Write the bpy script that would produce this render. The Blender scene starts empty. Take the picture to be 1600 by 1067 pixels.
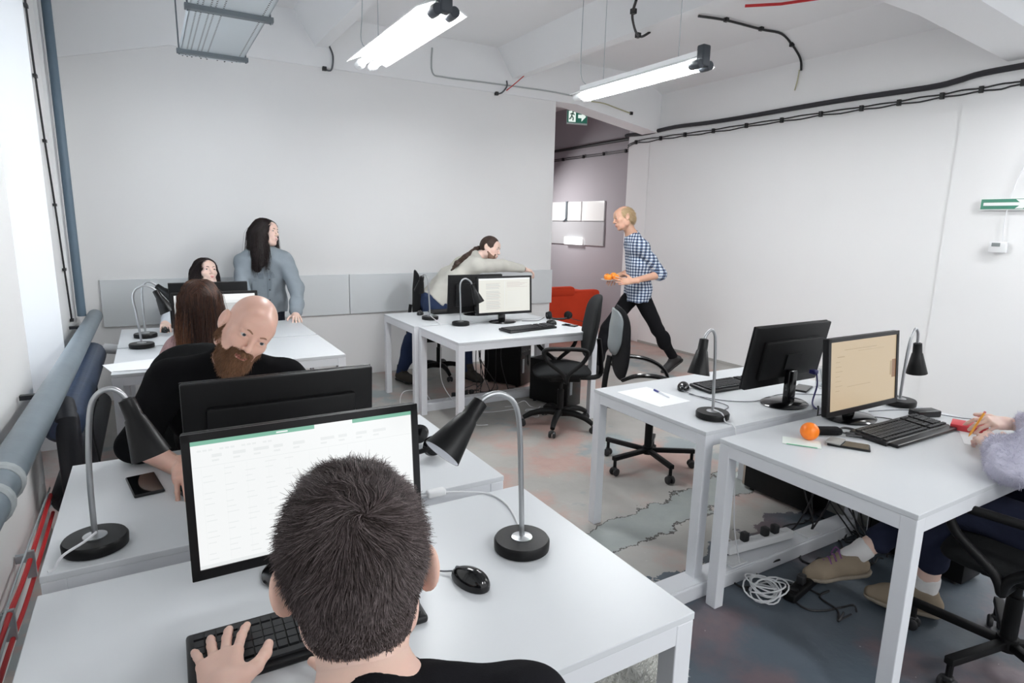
import bpy, bmesh, math, random
import numpy as np
from mathutils import Vector, Matrix

random.seed(7)
rng = np.random.default_rng(11)
S = bpy.context.scene
COL = S.collection

# ---------------------------------------------------------------- camera
YAW, PITCH, ROLL = 0.535681, 0.190790, 0.0214519
fw = Vector((math.sin(YAW) * math.cos(PITCH), math.cos(YAW) * math.cos(PITCH), -math.sin(PITCH)))
rt = Vector((math.cos(YAW), -math.sin(YAW), 0))
up = rt.cross(fw)
r2 = rt * math.cos(ROLL) + up * math.sin(ROLL)
u2 = up * math.cos(ROLL) - rt * math.sin(ROLL)
cd = bpy.data.cameras.new('camera')
cd.sensor_width = 36.0
cd.lens = 947.174 * 36.0 / 1600.0
cd.clip_start = 0.02
cam = bpy.data.objects.new('camera', cd)
COL.objects.link(cam)
m = Matrix((r2, u2, -fw)).transposed().to_4x4()
m.translation = (0, 0, 1.571)
cam.matrix_world = m
S.camera = cam

# ---------------------------------------------------------------- world, lights, exposure
w = bpy.data.worlds.new('world')
S.world = w
w.use_nodes = True
bg = w.node_tree.nodes['Background']
bg.inputs[0].default_value = (0.97, 0.985, 1.0, 1)
bg.inputs[1].default_value = 1.25
S.view_settings.view_transform = 'Standard'
S.view_settings.look = 'None'
S.view_settings.gamma = 1.0
S.view_settings.use_curve_mapping = False
S.view_settings.exposure = 0.18


def area_light(name, loc, direction, sx, sy, power, color=(1, 1, 1)):
    l = bpy.data.lights.new(name, 'AREA')
    l.shape = 'RECTANGLE'
    l.size, l.size_y = sx, sy
    l.energy = power
    l.color = color
    o = bpy.data.objects.new(name, l)
    COL.objects.link(o)
    o.location = loc
    o.rotation_euler = Vector(direction).to_track_quat('-Z', 'Z').to_euler()
    return o



# ---------------------------------------------------------------- materials
def lin(c):
    return tuple(((x / 12.92) if x <= 0.04045 else ((x + 0.055) / 1.055) ** 2.4) for x in c)


def rgb(r, g, b):
    return lin((r / 255.0, g / 255.0, b / 255.0)) + (1.0,)


def base_mat(name):
    mt = bpy.data.materials.new(name)
    mt.use_nodes = True
    nt = mt.node_tree
    return mt, nt, nt.nodes['Principled BSDF']


def mat(name, col, rough=0.5, metal=0.0, spec=0.5, var=0.0, vscale=20.0, bump=0.0, bscale=60.0, coat=0.0, sss=0.0, stretch=None):
    mt, nt, b = base_mat(name)
    b.inputs['Base Color'].default_value = col
    b.inputs['Roughness'].default_value = rough
    b.inputs['Metallic'].default_value = metal
    b.inputs['Specular IOR Level'].default_value = spec
    b.inputs['Coat Weight'].default_value = coat
    if sss:
        b.inputs['Subsurface Weight'].default_value = sss
        b.inputs['Subsurface Radius'].default_value = (0.012, 0.004, 0.002)
        b.inputs['Subsurface Scale'].default_value = 1.0
    tc = nt.nodes.new('ShaderNodeTexCoord')
    src = tc.outputs['Object']
    if stretch:
        mp = nt.nodes.new('ShaderNodeMapping')
        mp.inputs['Scale'].default_value = stretch
        nt.links.new(src, mp.inputs[0])
        src = mp.outputs[0]
    if var:
        n = nt.nodes.new('ShaderNodeTexNoise')
        n.inputs['Scale'].default_value = vscale
        n.inputs['Detail'].default_value = 4
        nt.links.new(src, n.inputs['Vector'])
        mx = nt.nodes.new('ShaderNodeMix')
        mx.data_type = 'RGBA'
        mx.inputs[6].default_value = tuple(max(0, c * (1 - var)) for c in col[:3]) + (1,)
        mx.inputs[7].default_value = tuple(min(1, c * (1 + var)) for c in col[:3]) + (1,)
        nt.links.new(n.outputs['Fac'], mx.inputs[0])
        nt.links.new(mx.outputs[2], b.inputs['Base Color'])
    if bump:
        n2 = nt.nodes.new('ShaderNodeTexNoise')
        n2.inputs['Scale'].default_value = bscale
        n2.inputs['Detail'].default_value = 3
        nt.links.new(src, n2.inputs['Vector'])
        bp = nt.nodes.new('ShaderNodeBump')
        bp.inputs['Strength'].default_value = bump
        bp.inputs['Distance'].default_value = 0.003
        nt.links.new(n2.outputs['Fac'], bp.inputs['Height'])
        nt.links.new(bp.outputs[0], b.inputs['Normal'])
    return mt


def emis(name, col, strength, rough=0.3):
    mt, nt, b = base_mat(name)
    b.inputs['Base Color'].default_value = (0.02, 0.02, 0.02, 1)
    b.inputs['Roughness'].default_value = rough
    b.inputs['Emission Color'].default_value = col
    b.inputs['Emission Strength'].default_value = strength
    return mt


def island_mat(name, stops, rough=0.5):
    # hair: every strand takes its own tone
    mt, nt, b = base_mat(name)
    g = nt.nodes.new('ShaderNodeNewGeometry')
    r = nt.nodes.new('ShaderNodeValToRGB')
    e = r.color_ramp.elements
    e[0].color = stops[0]
    e[1].color = stops[-1]
    for i, s in enumerate(stops[1:-1]):
        x = e.new((i + 1) / (len(stops) - 1))
        x.color = s
    nt.links.new(g.outputs['Random Per Island'], r.inputs[0])
    nt.links.new(r.outputs[0], b.inputs['Base Color'])
    b.inputs['Roughness'].default_value = rough
    b.inputs['Specular IOR Level'].default_value = 0.35
    return mt


def plaid_mat(name):
    mt, nt, b = base_mat(name)
    N, L = nt.nodes, nt.links
    tc = N.new('ShaderNodeTexCoord')
    sp = N.new('ShaderNodeSeparateXYZ')
    L.new(tc.outputs['Object'], sp.inputs[0])

    def math2(op, a, bb):
        n = N.new('ShaderNodeMath')
        n.operation = op
        for i, v in enumerate((a, bb)):
            if v is None:
                continue
            if isinstance(v, (int, float)):
                n.inputs[i].default_value = v
            else:
                L.new(v, n.inputs[i])
        return n.outputs[0]
    def band(s):
        f = math2('FRACT', math2('MULTIPLY', s, 1 / 0.030), None)
        return math2('LESS_THAN', f, 0.5)
    hz = band(sp.outputs[2])
    s1 = math2('MULTIPLY', math2('ARCTAN2', sp.outputs[1], sp.outputs[0]), 0.15)
    vt = band(s1)
    sm = math2('MULTIPLY', math2('ADD', hz, vt), 0.5)
    r = N.new('ShaderNodeValToRGB')
    r.color_ramp.interpolation = 'CONSTANT'
    e = r.color_ramp.elements
    e[0].color = rgb(222, 228, 232)
    e[1].position = 0.9
    e[1].color = rgb(38, 48, 74)
    x = e.new(0.4)
    x.color = rgb(120, 138, 165)
    L.new(sm, r.inputs[0])
    L.new(r.outputs[0], b.inputs['Base Color'])
    b.inputs['Roughness'].default_value = 0.85
    return mt


def floor_mat():
    mt, nt, b = base_mat('worn_concrete')
    N, L = nt.nodes, nt.links
    tc = N.new('ShaderNodeTexCoord')

    def noise(scale, detail=5, rough=0.6, off=(0, 0, 0)):
        mp = N.new('ShaderNodeMapping')
        mp.inputs['Location'].default_value = off
        L.new(tc.outputs['Object'], mp.inputs[0])
        n = N.new('ShaderNodeTexNoise')
        n.inputs['Scale'].default_value = scale
        n.inputs['Detail'].default_value = detail
        n.inputs['Roughness'].default_value = rough
        L.new(mp.outputs[0], n.inputs['Vector'])
        return n.outputs['Fac']

    def ramp(f, a, bb, ca=(0, 0, 0, 1), cb=(1, 1, 1, 1)):
        r = N.new('ShaderNodeValToRGB')
        r.color_ramp.elements[0].position = a
        r.color_ramp.elements[1].position = bb
        r.color_ramp.elements[0].color = ca
        r.color_ramp.elements[1].color = cb
        L.new(f, r.inputs[0])
        return r.outputs[0]

    def mix(f, a, bb):
        mx = N.new('ShaderNodeMix')
        mx.data_type = 'RGBA'
        for i, v in ((0, f), (6, a), (7, bb)):
            if isinstance(v, (tuple, float, int)):
                mx.inputs[i].default_value = v
            else:
                L.new(v, mx.inputs[i])
        return mx.outputs[2]

    def mth(op, a, bb=0.0):
        n = N.new('ShaderNodeMath')
        n.operation = op
        for i, v in enumerate((a, bb)):
            if isinstance(v, (int, float)):
                n.inputs[i].default_value = v
            else:
                L.new(v, n.inputs[i])
        return n.outputs[0]
    grey = mix(noise(2.2), rgb(142, 140, 136), rgb(184, 181, 176))
    pink = mix(noise(6, off=(3, 1, 0)), rgb(160, 134, 126), rgb(188, 160, 150))
    f1 = ramp(noise(0.9, 6, 0.62, (5, 2, 0)), 0.47, 0.56)
    c = mix(f1, grey, pink)
    blue = mix(noise(3, off=(9, 4, 0)), rgb(128, 138, 142), rgb(158, 164, 164))
    f2 = ramp(noise(1.3, 7, 0.6, (1, 8, 0)), 0.58, 0.62)
    c = mix(f2, c, blue)
    # repaired grey-green strip crossing the floor, with a ragged edge
    sp = N.new('ShaderNodeSeparateXYZ')
    L.new(tc.outputs['Object'], sp.inputs[0])
    line = mth('SUBTRACT', mth('SUBTRACT', sp.outputs[1], mth('MULTIPLY', sp.outputs[0], 0.14)), 1.93)
    wob = mth('MULTIPLY', mth('SUBTRACT', noise(5, 6, 0.65, (2, 2, 0)), 0.5), 0.32)
    dist = mth('ABSOLUTE', mth('ADD', line, wob))
    strip = mth('LESS_THAN', dist, 0.115)
    edge = mth('LESS_THAN', mth('ABSOLUTE', mth('SUBTRACT', dist, 0.118)), 0.006)
    c = mix(strip, c, mix(noise(8), rgb(132, 140, 140), rgb(158, 162, 158)))
    c = mix(edge, c, rgb(60, 58, 54))
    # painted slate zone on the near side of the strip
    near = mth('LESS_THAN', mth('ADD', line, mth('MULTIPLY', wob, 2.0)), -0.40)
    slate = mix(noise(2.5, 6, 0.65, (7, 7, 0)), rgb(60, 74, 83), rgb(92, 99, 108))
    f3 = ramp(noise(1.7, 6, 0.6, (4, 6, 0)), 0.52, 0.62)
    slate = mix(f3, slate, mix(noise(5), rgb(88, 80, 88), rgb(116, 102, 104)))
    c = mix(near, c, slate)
    spk = mth('GREATER_THAN', noise(26, 3, 0.7), 0.72)
    c = mix(mth('MULTIPLY', spk, 0.5), c, rgb(206, 202, 196))
    L.new(c, b.inputs['Base Color'])
    rr = ramp(noise(3, 5), 0.3, 0.7, (0.36, 0.36, 0.36, 1), (0.62, 0.62, 0.62, 1))
    L.new(rr, b.inputs['Roughness'])
    bp = N.new('ShaderNodeBump')
    bp.inputs['Strength'].default_value = 0.35
    bp.inputs['Distance'].default_value = 0.004
    L.new(mth('ADD', noise(30, 4), mth('MULTIPLY', strip, 0.5)), bp.inputs['Height'])
    L.new(bp.outputs[0], b.inputs['Normal'])
    return mt


WALL = mat('white_painted_plaster', rgb(240, 240, 240), 0.85, var=0.02, vscale=1.2, bump=0.12, bscale=14)
CEIL = mat('white_painted_concrete', rgb(246, 247, 248), 0.9, var=0.03, vscale=1.0, bump=0.25, bscale=9)
MAUVE = mat('mauve_grey_paint', rgb(170, 165, 170), 0.85, var=0.03, vscale=1.5, bump=0.1, bscale=12)
FLOOR = floor_mat()
DESK = mat('white_laminate', rgb(214, 217, 220), 0.32, spec=0.45, var=0.01, vscale=3)
FRAME = mat('white_powder_coated_steel', rgb(226, 228, 232), 0.42, spec=0.45, bump=0.03, bscale=200)
BLACK = mat('black_plastic', rgb(14, 14, 15), 0.5, spec=0.22, bump=0.04, bscale=300)
GLOSS = mat('glossy_black_plastic', rgb(12, 12, 14), 0.14, spec=0.45)
BEZEL = mat('satin_black_bezel', rgb(17, 17, 19), 0.35, spec=0.35)
KEYM = mat('black_keycap', rgb(36, 37, 40), 0.5, spec=0.4)
FABRIC = mat('black_upholstery_fabric', rgb(32, 33, 34), 0.95, spec=0.15, bump=0.3, bscale=350)
MESHF = mat('dark_chair_fabric', rgb(26, 26, 28), 0.95, spec=0.15, bump=0.3, bscale=350)
STEEL = mat('brushed_steel', rgb(178, 180, 182), 0.33, metal=0.85)
LAMPBLK = mat('black_lacquer', rgb(12, 12, 13), 0.38, spec=0.25)
WHITEIN = mat('white_enamel_inside', rgb(235, 238, 245), 0.4)
PIPE = mat('grey_painted_pipe', rgb(118, 130, 138), 0.42, var=0.14, vscale=9, bump=0.25, bscale=30)
PIPEBLUE = mat('blue_grey_painted_pipe', rgb(96, 116, 132), 0.45, var=0.1, vscale=6, bump=0.15, bscale=30)
RADB = mat('dark_blue_painted_radiator', rgb(50, 66, 92), 0.45, var=0.3, vscale=14, bump=0.5, bscale=40)
RADK = mat('blackened_radiator_metal', rgb(34, 36, 42), 0.5, var=0.3, vscale=12, bump=0.4, bscale=40)
CABLE = mat('black_cable_rubber', rgb(30, 30, 32), 0.5)
CABLEG = mat('grey_cable', rgb(92, 94, 100), 0.5)
WCABLE = mat('white_cable_rubber', rgb(225, 226, 228), 0.45)
WPLAST = mat('white_plastic', rgb(232, 233, 234), 0.35)
PAPER = mat('white_paper', rgb(247, 248, 250), 0.8)
REDC = mat('red_cable', rgb(200, 40, 44), 0.45)
GALV = mat('galvanised_steel', rgb(178, 186, 190), 0.45, metal=0.35, var=0.08, vscale=8)
GALVD = mat('dark_galvanised_steel', rgb(112, 120, 126), 0.5, metal=0.35)
REDF = mat('red_fabric', rgb(204, 66, 40), 0.9, spec=0.15, var=0.1, vscale=6, bump=0.3, bscale=20)


# ---------------------------------------------------------------- mesh helpers
class MB:
    """collects shapes that become ONE mesh object"""
    def __init__(s):
        s.v, s.f, s.mi, s.mats, s.cur = [], [], [], [], 0

    def use(s, mt):
        if mt not in s.mats:
            s.mats.append(mt)
        s.cur = s.mats.index(mt)
        return s

    def add(s, vs, fs):
        o = len(s.v)
        s.v += [tuple(p) for p in vs]
        s.f += [tuple(i + o for i in f) for f in fs]
        s.mi += [s.cur] * len(fs)
        return s

    def box(s, c, d, rot=None):
        hx, hy, hz = d[0] / 2, d[1] / 2, d[2] / 2
        vs = [Vector((x * hx, y * hy, z * hz)) for x in (-1, 1) for y in (-1, 1) for z in (-1, 1)]
        if rot is not None:
            vs = [rot @ p for p in vs]
        vs = [p + Vector(c) for p in vs]
        return s.add(vs, [(0, 1, 3, 2), (4, 6, 7, 5), (0, 4, 5, 1), (2, 3, 7, 6), (0, 2, 6, 4), (1, 5, 7, 3)])

    def bb(s, x0, x1, y0, y1, z0, z1):
        return s.box(((x0 + x1) / 2, (y0 + y1) / 2, (z0 + z1) / 2), (x1 - x0, y1 - y0, z1 - z0))

    def rbox(s, c, d, r, rot=None, seg=3):
        """rounded box built through bmesh bevel"""
        bm = bmesh.new()
        bmesh.ops.create_cube(bm, size=1.0)
        for p in bm.verts:
            p.co = Vector((p.co.x * d[0], p.co.y * d[1], p.co.z * d[2]))
        bmesh.ops.bevel(bm, geom=list(bm.edges), offset=min(r, min(d) * 0.49), segments=seg, profile=0.5, affect='EDGES')
        bm.verts.index_update()
        vs = [((rot @ p.co) if rot is not None else p.co) + Vector(c) for p in bm.verts]
        fs = [[p.index for p in f.verts] for f in bm.faces]
        bm.free()
        return s.add(vs, fs)

    def lathe(s, prof, o=(0, 0, 0), axis=(0, 0, 1), n=24, cap=True):
        """prof: list of (r, h) along axis"""
        ax = Vector(axis).normalized()
        q = ax.to_track_quat('Z', 'Y')
        vs, fs = [], []
        for r, h in prof:
            for i in range(n):
                a = 2 * math.pi * i / n
                vs.append(q @ Vector((r * math.cos(a), r * math.sin(a), h)) + Vector(o))
        for j in range(len(prof) - 1):
            for i in range(n):
                k = (i + 1) % n
                fs.append((j * n + i, j * n + k, (j + 1) * n + k, (j + 1) * n + i))
        if cap:
            fs.append(tuple(range(n - 1, -1, -1)))
            fs.append(tuple((len(prof) - 1) * n + i for i in range(n)))
        return s.add(vs, fs)

    def tube(s, pts, r, n=8, cap=True, smooth=0, flat=1.0):
        """round tube through pts; r number or list; smooth = subdivisions by Catmull-Rom"""
        P = [Vector(p) for p in pts]
        R = list(r) if hasattr(r, '__len__') else [r] * len(P)
        if smooth and len(P) > 2:
            Q, RR = [], []
            for i in range(len(P) - 1):
                p0, p1, p2, p3 = P[max(i - 1, 0)], P[i], P[i + 1], P[min(i + 2, len(P) - 1)]
                for k in range(smooth):
                    t = k / smooth
                    Q.append(0.5 * ((2 * p1) + (p2 - p0) * t + (2 * p0 - 5 * p1 + 4 * p2 - p3) * t * t + (3 * p1 - p0 - 3 * p2 + p3) * t ** 3))
                    RR.append(R[i] * (1 - t) + R[i + 1] * t)
            Q.append(P[-1]); RR.append(R[-1])
            P, R = Q, RR
        t0 = (P[1] - P[0]).normalized()
        nrm = t0.orthogonal().normalized()
        vs, fs = [], []
        for i, p in enumerate(P):
            t = (P[min(i + 1, len(P) - 1)] - P[max(i - 1, 0)])
            t = t.normalized() if t.length > 1e-9 else t0
            nrm = (nrm - t * nrm.dot(t))
            nrm = nrm.normalized() if nrm.length > 1e-6 else t.orthogonal().normalized()
            bn = t.cross(nrm)
            for k in range(n):
                a = 2 * math.pi * k / n
                vs.append(p + nrm * (R[i] * math.cos(a)) + bn * (R[i] * flat * math.sin(a)))
        for j in range(len(P) - 1):
            for i in range(n):
                k = (i + 1) % n
                fs.append((j * n + i, j * n + k, (j + 1) * n + k, (j + 1) * n + i))
        if cap:
            fs.append(tuple(range(n - 1, -1, -1)))
            fs.append(tuple((len(P) - 1) * n + i for i in range(n)))
        return s.add(vs, fs)

    def sphere(s, c, r, n=16, m=10, sc=(1, 1, 1), rot=None):
        vs, fs = [], []
        for j in range(m + 1):
            th = math.pi * j / m
            for i in range(n):
                a = 2 * math.pi * i / n
                p = Vector((r * sc[0] * math.sin(th) * math.cos(a), r * sc[1] * math.sin(th) * math.sin(a), r * sc[2] * math.cos(th)))
                if rot is not None:
                    p = rot @ p
                vs.append(p + Vector(c))
        for j in range(m):
            for i in range(n):
                k = (i + 1) % n
                fs.append((j * n + i, (j + 1) * n + i, (j + 1) * n + k, j * n + k))
        return s.add(vs, fs)

    def build(s, name, mt=None, parent=None, smooth=False, bevel=0.0, loc=None, rz=None):
        me = bpy.data.meshes.new(name)
        me.from_pydata(s.v, [], s.f)
        me.validate()
        ms = s.mats if s.mats else [mt]
        if mt is not None and s.mats and mt not in s.mats:
            ms = s.mats
        for x in ms:
            me.materials.append(x)
        if s.mats and len(me.polygons) == len(s.mi):
            me.polygons.foreach_set('material_index', s.mi)
        if smooth:
            me.shade_smooth() if hasattr(me, 'shade_smooth') else None
            try:
                me.set_sharp_from_angle(angle=math.radians(38))
            except Exception:
                pass
        me.update()
        o = bpy.data.objects.new(name, me)
        COL.objects.link(o)
        o.parent = parent
        if loc is not None:
            o.location = loc
        if rz is not None:
            o.rotation_euler.z = rz
        if bevel:
            bv = o.modifiers.new('bevel', 'BEVEL')
            bv.width = bevel
            bv.segments = 2
            bv.limit_method = 'ANGLE'
        return o


def thing(name, label, cat, loc=(0, 0, 0), rz=0.0, group=None):
    o = bpy.data.objects.new(name, None)
    o.empty_display_size = 0.1
    COL.objects.link(o)
    o.location = loc
    o.rotation_euler.z = rz
    tag(o, label, cat, group)
    return o


def tag(o, label=None, cat=None, group=None, kind=None):
    if label:
        o['label'] = label
    if cat:
        o['category'] = cat
    if group:
        o['group'] = group
    if kind:
        o['kind'] = kind
    return o


def struct(o, label=None):
    o['kind'] = 'structure'
    if label:
        o['label'] = label
    return o


def copy_tree(o, parent=None):
    c = o.copy()
    COL.objects.link(c)
    c.parent = parent
    for ch in o.children:
        copy_tree(ch, c)
    return c


# ---------------------------------------------------------------- the room
XL, XR, YB, ZC = -0.55, 5.75, 6.10, 3.42
YN = -2.6      # the room goes on behind the camera and stays open there
mb = MB(); mb.bb(-1.1, 7.2, YN, 9.8, -0.15, 0.0)
struct(mb.build('floor', FLOOR), 'worn concrete floor with pink and grey patches')
mb = MB(); mb.bb(-0.9, 7.2, YN, 9.8, ZC, ZC + 0.15)
struct(mb.build('ceiling', CEIL), 'white painted concrete ceiling slab')
mb = MB(); mb.bb(-1.1, 4.14, YB, YB + 0.22, 0, ZC)
struct(mb.build('wall_back', WALL), 'white back wall ending at the corridor opening')

# left wall: pier strip, window niche, near pier
mb = MB()
mb.bb(-1.1, XL, 4.93, YB, 0, ZC)            # far pier
mb.bb(-1.1, XL, 2.1, 3.64, 0, ZC)           # near pier
mb.bb(-1.1, XL, YN, 2.1, 0, 0.95)           # under the added windows beside the camera
mb.bb(-1.1, XL, YN, 2.1, 2.85, ZC)
mb.bb(-1.1, XL, 1.35, 2.1, 0.95, 2.85)
mb.bb(-1.1, XL, -0.7, -0.6, 0.95, 2.85)
mb.bb(-1.1, -0.86, 3.64, 4.93, 0, 0.42)     # niche back below the glass
mb.bb(-1.1, XL, 3.64, 4.93, 3.1, ZC)
struct(mb.build('wall_left', WALL), 'white left wall with deep window niches')
mb = MB(); mb.bb(-1.1, -0.84, 3.64, 4.93, 0.40, 0.44)
struct(mb.build('trim_1', WALL), 'white window sill')
GLASSW = emis('overcast_sky_through_blind', (0.97, 0.985, 1.0, 1), 3.6)
GLASSN = emis('added_window_glow', (0.95, 0.98, 1.0, 1), 0.7)  # dim glow for the unseen windows added near the camera
BLIND = mat('white_roller_blind', rgb(236, 240, 244), 0.9)
_nt = BLIND.node_tree
_tr = _nt.nodes.new('ShaderNodeBsdfTranslucent'); _tr.inputs[0].default_value = (0.9, 0.93, 0.96, 1)
_mx = _nt.nodes.new('ShaderNodeMixShader'); _mx.inputs[0].default_value = 0.6
_nt.links.new(_nt.nodes['Principled BSDF'].outputs[0], _mx.inputs[1]); _nt.links.new(_tr.outputs[0], _mx.inputs[2])
_nt.links.new(_mx.outputs[0], _nt.nodes['Material Output'].inputs[0])
wf = bpy.data.objects.new('window_1', None); COL.objects.link(wf)
wf.location = (-0.9, 4.285, 0.44); struct(wf, 'tall window in the niche behind the white roller blind')
mb = MB()
mb.bb(-0.03, 0.03, -0.645, -0.59, 0, 2.66); mb.bb(-0.03, 0.03, 0.59, 0.645, 0, 2.66)
mb.bb(-0.03, 0.03, -0.59, 0.59, 0, 0.06); mb.bb(-0.03, 0.03, -0.59, 0.59, 2.6, 2.66); mb.bb(-0.03, 0.03, -0.59, 0.59, 1.4, 1.45)
mb.build('window_frame', FRAME, wf)
mb = MB(); mb.bb(-0.012, -0.006, -0.59, 0.59, 0.06, 2.6); mb.build('window_pane', GLASSW, wf)
# unseen windows with glowing panes, added as fill beside and behind the camera
for yc, n in ((0.35, 2), (-1.65, 3)):
    wn = bpy.data.objects.new('window_%d' % n, None); COL.objects.link(wn)
    wn.location = (-0.9, yc, 0.95); struct(wn, 'unseen wide window added in the left wall near the camera')
    mb = MB(); mb.bb(-0.03, 0.03, -0.95, -0.9, 0, 1.9); mb.bb(-0.03, 0.03, 0.9, 0.95, 0, 1.9); mb.bb(-0.03, 0.03, -0.9, 0.9, 0, 0.05); mb.bb(-0.03, 0.03, -0.9, 0.9, 1.85, 1.9)
    mb.build('window_frame', FRAME, wn)
    mb = MB(); mb.bb(-0.012, -0.006, -0.9, 0.9, 0.05, 1.85); mb.build('window_pane', GLASSN, wn)

# right wall with shallow pilasters
mb = MB()
mb.bb(XR, XR + 0.5, YN, 6.65, 0, ZC)
struct(mb.build('wall_right', WALL), 'long white right wall')
mb = MB(); mb.bb(XR - 0.012, XR + 0.01, 1.7, 2.62, 0, 2.86)
struct(mb.build('trim_2', WALL), 'shallow white pilaster on the right wall')
mb = MB(); mb.bb(XR - 0.006, XR + 0.01, 6.25, 6.66, 0, 2.85)
struct(mb.build('trim_3', WALL), 'shallow white pilaster beside the corridor')
# corridor
mb = MB(); mb.bb(5.97, 6.25, 6.65, 9.8, 0, ZC); mb.bb(4.0, 7.2, 9.6, 9.8, 0, ZC)
struct(mb.build('wall_corridor', MAUVE), 'mauve grey corridor wall')
mb = MB(); mb.bb(3.9, 4.12, YB + 0.22, 9.6, 0, ZC)
struct(mb.build('wall_corridor_inner', MAUVE))

# ceiling: haunched cross beams and tapered ribs
def haunch(y0, y1, name, zr=2.76):
    prof = [(XL - 0.3, 2.70), (-0.52, 2.755), (0.26, 2.965), (4.42, 2.965), (XR, zr), (XR + 0.3, zr - 0.01), (XR + 0.3, ZC), (XL - 0.3, ZC)]
    n = len(prof)
    mb = MB()
    mb.add([(x, y0, z) for x, z in prof] + [(x, y1, z) for x, z in prof],
           [tuple(range(n)), tuple(range(2 * n - 1, n - 1, -1))] + [(i, i + n, (i + 1) % n + n, (i + 1) % n) for i in range(n)])
    return struct(mb.build(name, CEIL), 'white haunched concrete beam crossing the room')
haunch(6.085, 6.36, 'trim_4')
haunch(2.02, 2.36, 'trim_5', 2.87)
haunch(-1.9, -1.54, 'trim_6', 2.87)
k = 7
for xc in (1.50, 3.60):
    mb = MB()
    pr = [(xc - 0.24, ZC), (xc - 0.055, 3.14), (xc + 0.055, 3.14), (xc + 0.24, ZC)]
    mb.add([(x, YN, z) for x, z in pr] + [(x, 6.09, z) for x, z in pr], [(0, 1, 2, 3), (7, 6, 5, 4), (0, 4, 5, 1), (1, 5, 6, 2), (2, 6, 7, 3), (3, 7, 4, 0)])
    struct(mb.build('trim_%d' % k, CEIL), 'tapered white concrete ceiling rib'); k += 1
for x0, x1 in ((XR, XR - 0.42), (XL, XL + 0.42)):
    mb = MB()
    pr = [(x0, ZC), (x0, 3.235), (x1, ZC)]
    mb.add([(x, YN, z) for x, z in pr] + [(x, 6.09, z) for x, z in pr], [(0, 1, 2), (5, 4, 3), (0, 3, 4, 1), (1, 4, 5, 2), (2, 5, 3, 0)])
    struct(mb.build('trim_%d' % k, CEIL), 'sloping edge rib where ceiling meets wall'); k += 1
# floor-line trim on right wall
BASEG = mat('grey_floor_edge', rgb(170, 168, 164), 0.8)
mb = MB(); mb.bb(XR - 0.012, XR, 2.62, 6.25, 0.0, 0.03); struct(mb.build('baseboard_right', BASEG), 'thin grey base line of the right wall')
mb = MB(); mb.bb(XL, XL + 0.025, 2.1, 3.64, 0.56, 0.70); struct(mb.build('trim_%d' % k, mat('dark_grey_band', rgb(112, 112, 118), 0.7)), 'raised dark grey band along the left wall under the pier'); k += 1  # thin dark grey band standing proud of the wall

# low panels screwed along the back wall
PANEL = mat('pale_grey_panel', rgb(222, 226, 228), 0.45, var=0.01, vscale=2)
xs = [-0.395, 1.69, 2.93, 4.155]
labs = ['pale grey wall panel behind the seated women, leftmost on the back wall', 'pale grey wall panel in the middle of the back wall, between the two desk groups', 'pale grey wall panel ending at the corridor corner']
for i in range(3):
    mb = MB(); mb.box(((xs[i] + xs[i + 1]) / 2, YB - 0.014, 0.845), (xs[i + 1] - xs[i] - 0.006, 0.022, 0.40))
    o = mb.build('wall_panel', PANEL, bevel=0.003)
    tag(o, labs[i], 'panel', 'low panels along the back wall')

# ---------------------------------------------------------------- pipes, radiator and cables on the left wall
t = thing('heating_pipe', 'thick grey painted heating pipe running along the left wall above the radiator', 'pipe', (-0.43, 2.0, 0.79))
mb = MB(); mb.tube([(0, -3.5, 0.02), (0, -0.4, 0.02), (0, 1.5, 0.0), (0, 3.85, -0.01)], 0.052, n=20)
mb.build('pipe_run', PIPE, t, True)
for y in (0.0, 0.16):
    mb = MB(); mb.lathe([(0.054, -0.02), (0.061, -0.012), (0.061, 0.012), (0.054, 0.02)], (0, y, 0.015), (0, 1, 0), 20)
    mb.build('weld_collar', mat('pale_sealant', rgb(170, 176, 178), 0.7, var=0.2, vscale=40), t, True)
for y in (1.25, 3.2):
    mb = MB(); mb.box((-0.055, y, 0), (0.11, 0.03, 0.02)); mb.build('wall_bracket', RADK, t)
o = MB().tube([(-0.505, 5.72, 0.80), (-0.505, 5.72, 2.2), (-0.505, 5.72, ZC)], 0.03, n=16).build('riser_pipe', PIPEBLUE, None, True)
tag(o, 'vertical blue-grey pipe in the back left corner of the room', 'pipe')
o = MB().bb(XL, XL + 0.02, 5.42, 5.45, 0.86, ZC).build('cable_trunking', WPLAST)
tag(o, 'slim white cable trunking up the left wall beside the corner pipe', 'trunking')

t = thing('tube_radiator', 'dark blue and black tube radiator under the grey pipe by the window', 'radiator', (-0.42, 4.3, 0))
mb = MB(); mb.tube([(0, -0.95, 0.585), (0, -0.9, 0.60), (0, 0.85, 0.60), (0, 0.9, 0.585)], [0.05, 0.085, 0.085, 0.05], n=22)
mb.build('upper_tube', RADB, t, True)
mb = MB(); mb.tube([(0, -0.95, 0.23), (0, -0.9, 0.24), (0, 0.85, 0.24), (0, 0.9, 0.23)], [0.05, 0.085, 0.085, 0.05], n=22)
mb.build('lower_tube', RADK, t, True)
mb = MB(); mb.tube([(0.02, -0.93, 0.12), (0.02, -0.93, 0.5), (0.02, -0.93, 0.63), (0.0, -0.80, 0.68)], [0.05, 0.05, 0.05, 0.045], n=16)
mb.build('end_pipe', RADK, t, True)
mb = MB(); mb.tube([(0.0, 0.6, 0.24), (0.0, 0.6, 0.6)], 0.03, n=12); mb.build('link_pipe', RADK, t, True)
for y in (-0.5, 0.5):
    mb = MB(); mb.box((0, y, 0.08), (0.05, 0.04, 0.16)); mb.build('foot', RADK, t)
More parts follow.
